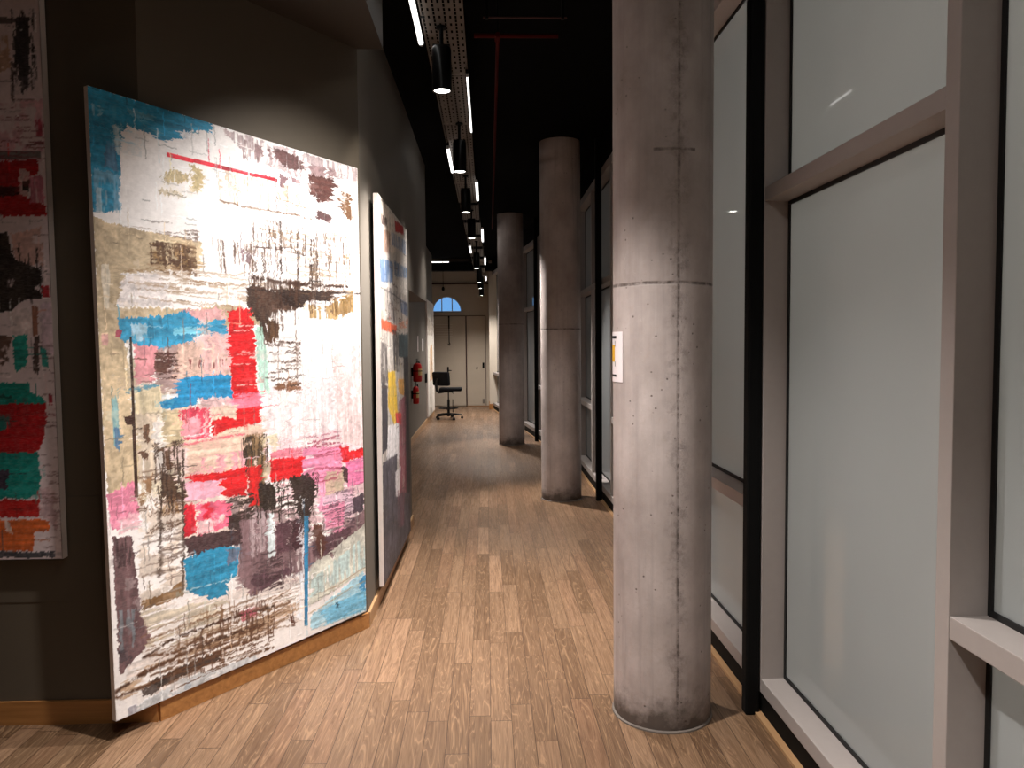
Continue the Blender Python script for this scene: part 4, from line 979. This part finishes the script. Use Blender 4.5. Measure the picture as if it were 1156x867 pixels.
# ------------------------------------------------------------------ services under the ceiling
def zdrop(y):
    m = 1.8 + 1.19 * (math.floor((y - 1.8) / 1.19) + .5)   # every tray length hangs level
    return 3.43 if m < 10 else 3.43 - (m - 10) * .037
def xdrift(y): return 0. if y < 9 else (y - 9) * .012
TX0, TX1 = -.35, -.112
edges = [2.99 + 1.19 * i for i in range(14)]
for i, (y0, y1) in enumerate(zip(edges, edges[1:])):
    z = zdrop((y0 + y1) / 2)
    ordn = ['above the photo edge', 'nearest in view', 'second in view', 'third in view', 'fourth in view', 'fifth in view', 'sixth in view', 'seventh in view', 'eighth in view', 'ninth in view', 'tenth in view', 'eleventh in view', 'farthest'][i]
    t = empty('cable_tray', ((TX0 + TX1) / 2 + xdrift((y0 + y1) / 2), (y0 + y1) / 2, z), 0, 'perforated steel cable tray length under the black ceiling, ' + ordn, 'cable tray', 'perforated tray lengths under the ceiling')
    hw, hl = (TX1 - TX0) / 2, (y1 - y0) / 2 - .004
    MB().box(-hw, hw, -hl, hl, 0, .0015).build('perforated_base', M['perforated'], t)
    for s in (-1, 1): MB().box(s * hw - .001, s * hw + .001, -hl, hl, 0, .05).build('side_rail', M['steel'], t)
    MB().box(-hw + .002, hw - .002, hl - .04, hl, .0018, .01).build('joint_strap', M['steel'], t)
    for s in (-1, 1): MB().tube([(s * (hw - .012), hl - .02, .01), (s * (hw - .012), hl - .02, CEIL - z)], .004, 6).build('hanger_rod', M['steel'], t)

lamps = [(-.244, 4.55, 3.063), (-.21, 6.5, 3.031), (-.213, 8.5, 3.032), (-.189, 10.5, 3.025), (-.158, 13., 2.863), (-.132, 14.8, 2.768), (-.118, 16.2, 2.756), (-.109, 17.8, 2.706)]
nth = ['nearest', 'second', 'third', 'fourth', 'fifth', 'sixth', 'seventh', 'farthest']
proto = None
for i, (x, y, z) in enumerate(lamps):
    lab = '%s black cylinder downlight, hung below the perforated cable tray' % nth[i]
    if proto is None:
        L = proto = empty('pendant_downlight', (x, y, z), 0, lab, 'ceiling lamp', 'black cylinder downlights under the cable tray')
        MB().lathe([(.046, 0), (.0545, 0), (.056, .006), (.056, .235), (.05, .25), (0, .25), (0, .24), (.046, .2)], 40, closed=False).build('lamp_body', M['black_gloss'], L, True)
        tag(MB().lathe([(0, .004), (.0465, .004), (.0465, .008), (0, .008)], 32).build('lens', M['lens'], L), 'glowing white lens')
        MB().box(-.05, .05, -.02, .02, .25, .262, .003).build('yoke', M['black_metal'], L)
    else:
        L = copy_tree(proto); L.location = (x, y, z); tag(L, lab)
for L, (x, y, z) in zip([o for o in COL.objects if o.get('category') == 'ceiling lamp'], lamps):
    top = zdrop(y) - z - .0005
    st = MB(); st.tube([(0, 0, .25), (0, 0, top)], .012, 10); st.lathe([(0, top - .012), (.03, top - .012), (.03, top), (0, top)], 20)
    st.build('stem', M['black_metal'], L, True)

def tube_light(x, y0, y1, zoff, label, rad=.015):
    z0 = z1 = min(zdrop(y0), zdrop(y1)) + zoff
    ln = math.hypot(y1 - y0, z1 - z0)
    t = empty('ceiling_tube_light', (x, (y0 + y1) / 2, (z0 + z1) / 2), 0, label, 'tube light', 'led tubes along the cable tray')
    t.rotation_euler.x = math.atan2(z1 - z0, y1 - y0)
    h = ln / 2
    MB().tube([(0, -h + .02, 0), (0, h - .02, 0)], rad, 14).build('glowing_tube', M['led'], t, True)
    for s in (-1, 1): MB().tube([(0, s * (h - .02), 0), (0, s * h, 0)], rad + .001, 12).build('end_cap', M['white_frame'], t, True)
    MB().box(-.012, .012, -h, h, .016, .04, .002).build('tube_batten', M['black_metal'], t)
    if zoff > -.1:
        xr = xdrift((y0 + y1) / 2); e0, e1 = TX0 + xr + .012 - x, TX1 + xr - .012 - x; xe = e0 if x < (TX0 + TX1) / 2 + xr else e1
        for s in (-.6, .6): MB().box(min(xe, 0) - .01, max(xe, 0) + .01, s * h - .012, s * h + .012, .0385, .0402).build('bracket_arm', M['black_metal'], t)
    if zoff < -.1:
        for s in (-1, 1): MB().tube([(0, s * h * .7, .04), (0, s * h * .7, -zoff - .0005)], .003, 6).build('hanger_wire', M['black_metal'], t)
    return t
TZ = -.0405
tube_light(-.372, 3.3, 4.70, TZ, 'nearest glowing tube on the left of the cable tray, cut by the top edge')
tube_light(-.338, 7.12, 8.13, TZ, 'second glowing tube on the left of the cable tray')
tube_light(-.24, 11.5, 12.4, -.30, 'third glowing tube on the left of the cable tray, hung low')
tube_light(-.112, 5.24, 6.63, TZ, 'nearest glowing tube on the right of the cable tray, looking thinnest', .007)
tube_light(-.095, 8.57, 9.71, TZ, 'second glowing tube on the right of the cable tray')
tube_light(-.05, 11.3, 12.7, TZ, 'third glowing tube on the right of the cable tray')
tube_light(-.015, 14.2, 15.5, TZ, 'fourth glowing tube on the right of the cable tray')
tube_light(-.005, 17.2, 18.3, TZ, 'farthest glowing tube on the right of the cable tray')
cr = empty('ceiling_light_bar', (-1.08, 18.45, 3.545), 0, 'level light bar across the corridor end, above the fanlight', 'tube light')
MB().tube([(-.21, 0, .0), (.2, 0, .0)], .012, 10).build('glowing_tube', glow('dim_led_glow', (1., .97, .93), 2.2), cr)
MB().box(-.22, .66, -.03, .03, .012, CEIL - 3.545, .002).build('tube_batten', M['steel'], cr)

pp = empty('sprinkler_pipe', (0, 0, 0), 0, 'dark red sprinkler pipe with a crossbar under the black ceiling', 'pipe')
MB().tube([(.083, 4.63, 3.40), (.105, 12.2, 3.40)], .011, 12).build('long_run', M['red_pipe'], pp, True)
MB().tube([(-.057, 4.63, 3.41), (.44, 4.63, 3.41)], .013, 12).build('cross_run', M['red_pipe'], pp, True)
MB().tube([(.083, 4.60, 3.405), (.083, 4.68, 3.402)], .017, 12).build('tee_fitting', M['red_pipe'], pp, True)
for y in (4.63, 7.4, 10.2): MB().tube([(.083 + (y - 4.63) * .003, y, 3.41), (.083 + (y - 4.63) * .003, y, CEIL)], .004, 6).build('hanger', M['black_metal'], pp)
cd = empty('conduit', (0, 0, 0), 0, 'thin dark red conduit crossing under the ceiling before the sprinkler pipe', 'conduit')
MB().tube([(-.003, 4.355, 3.40), (.463, 4.355, 3.40)], .006, 10).build('conduit_pipe', M['dull_red'], cd, True)
for x in (.02, .44): MB().box(x - .008, x + .008, 4.345, 4.365, 3.392, CEIL).build('conduit_clip', M['black_metal'], cd)

# ------------------------------------------------------------------ light
def spot(name, loc, aim, watts, deg_, blend=.5, col=(1., .953, .915), r=.04):
    l = bpy.data.lights.new(name, 'SPOT'); l.energy = watts; l.spot_size = math.radians(deg_); l.spot_blend = blend; l.color = col; l.shadow_soft_size = r
    o = bpy.data.objects.new(name, l); COL.objects.link(o); o.location = loc
    o.rotation_euler = (Vector(aim) - Vector(loc)).to_track_quat('-Z', 'Y').to_euler(); return o
for i, (x, y, z) in enumerate(lamps):
    spot('downlight_and_wash_beam', (x, y, z - .01), (x - (.1 if i == 0 else 0), y, 0), [640, 110, 90, 90, 90, 170, 220, 260][i], [80, 104, 104, 104, 110, 125, 135, 140][i], .85)
# extra spots added beside the third and fifth downlights to wash the columns
spot('downlight_and_wash_beam', (lamps[2][0] + .06, lamps[2][1], 3.02), (.62, 7.82, 1.25), 480, 64, .8)
spot('downlight_and_wash_beam', (lamps[4][0] + .06, lamps[4][1], 2.85), (.25, 12.15, 1.2), 320, 64, .8)
spot('downlight_and_wash_beam', (-.2, 2.45, 3.04), (-.2, 2.45, 0), 340, 102, .8)
spot('downlight_and_wash_beam', (-.2, .35, 3.04), (-.2, .35, 0), 390, 104, .8)
spot('unseen_picture_spot', (.10, 3.14, 3.12), (-.88, 3.99, 1.3), 255, 86, .9, (1., .965, .94), .03)  # unseen aimed lamp with no fixture, inferred from the bright canvas
spot('unseen_picture_spot', (-.05, 3.3, 3.2), (-.66, 5.35, 1.8), 48, 40, .3, (1., .93, .84), .03)  # added unseen spot, no fixture, edging the light on the corridor wall
def area(name, loc, sx, sy, watts, col=(1., .95, .9)):
    l = bpy.data.lights.new(name, 'AREA'); l.shape = 'RECTANGLE'; l.size = sx; l.size_y = sy; l.energy = watts; l.color = col
    o = bpy.data.objects.new(name, l); COL.objects.link(o); o.location = loc; return o
o = area('added_pane_backlight', (5.5, 1.6, 2.6), 3., 3., 420, (1., .97, .94)); o.rotation_euler = (0, PI / 2, 0)  # unseen light added outside to brighten the near frosted panes
area('tube_glow', (-.36, 1.6, 3.38), .03, 1.4, 8)
area('tube_glow', (-.1, .1, 3.38), .03, 1.4, 8)

wd = bpy.data.worlds.new('dusk'); scene.world = wd; wd.use_nodes = True
nt = wd.node_tree; nt.nodes.clear()
out = nt.nodes.new('ShaderNodeOutputWorld'); bg = nt.nodes.new('ShaderNodeBackground')
tc = nt.nodes.new('ShaderNodeTexCoord'); sp = nt.nodes.new('ShaderNodeSeparateXYZ'); mr = nt.nodes.new('ShaderNodeMapRange'); mx = nt.nodes.new('ShaderNodeMix'); mx.data_type = 'RGBA'
nt.links.new(tc.outputs['Generated'], sp.inputs[0]); nt.links.new(sp.outputs[1], mr.inputs[0])
mr.inputs[1].default_value = .8; mr.inputs[2].default_value = .97
nt.links.new(mr.outputs[0], mx.inputs[0])
mx.inputs[6].default_value = (.22, .22, .225, 1); mx.inputs[7].default_value = (.16, .40, .80, 1)
nt.links.new(mx.outputs[2], bg.inputs[0]); bg.inputs[1].default_value = 1.
nt.links.new(bg.outputs[0], out.inputs[0])

# ------------------------------------------------------------------ camera
cam = bpy.data.cameras.new('camera'); co = bpy.data.objects.new('camera', cam); COL.objects.link(co)
cam.sensor_fit = 'HORIZONTAL'; cam.sensor_width = 36.; cam.lens = 868. / 1156. * 36.; cam.clip_start = .05
pt, yw, rl = math.radians(3.02), math.radians(1.85), math.radians(-.5)
f = Vector((math.sin(yw) * math.cos(pt), math.cos(yw) * math.cos(pt), -math.sin(pt))); r = Vector((math.cos(yw), -math.sin(yw), 0)); u = r.cross(f)
r2 = r * math.cos(rl) + u * math.sin(rl); u2 = u * math.cos(rl) - r * math.sin(rl)
mw = Matrix((r2, u2, -f)).transposed().to_4x4(); mw.translation = (0, 0, 1.6); co.matrix_world = mw
scene.camera = co
vs = scene.view_settings; scene.display_settings.display_device = 'sRGB'
vs.view_transform = 'Standard'; vs.look = 'None'; vs.gamma = 1.; vs.exposure = 0.; vs.use_curve_mapping = False
scene.cycles.use_denoising = True; scene.cycles.max_bounces = 8; scene.cycles.diffuse_bounces = 5; scene.cycles.sample_clamp_indirect = 4.
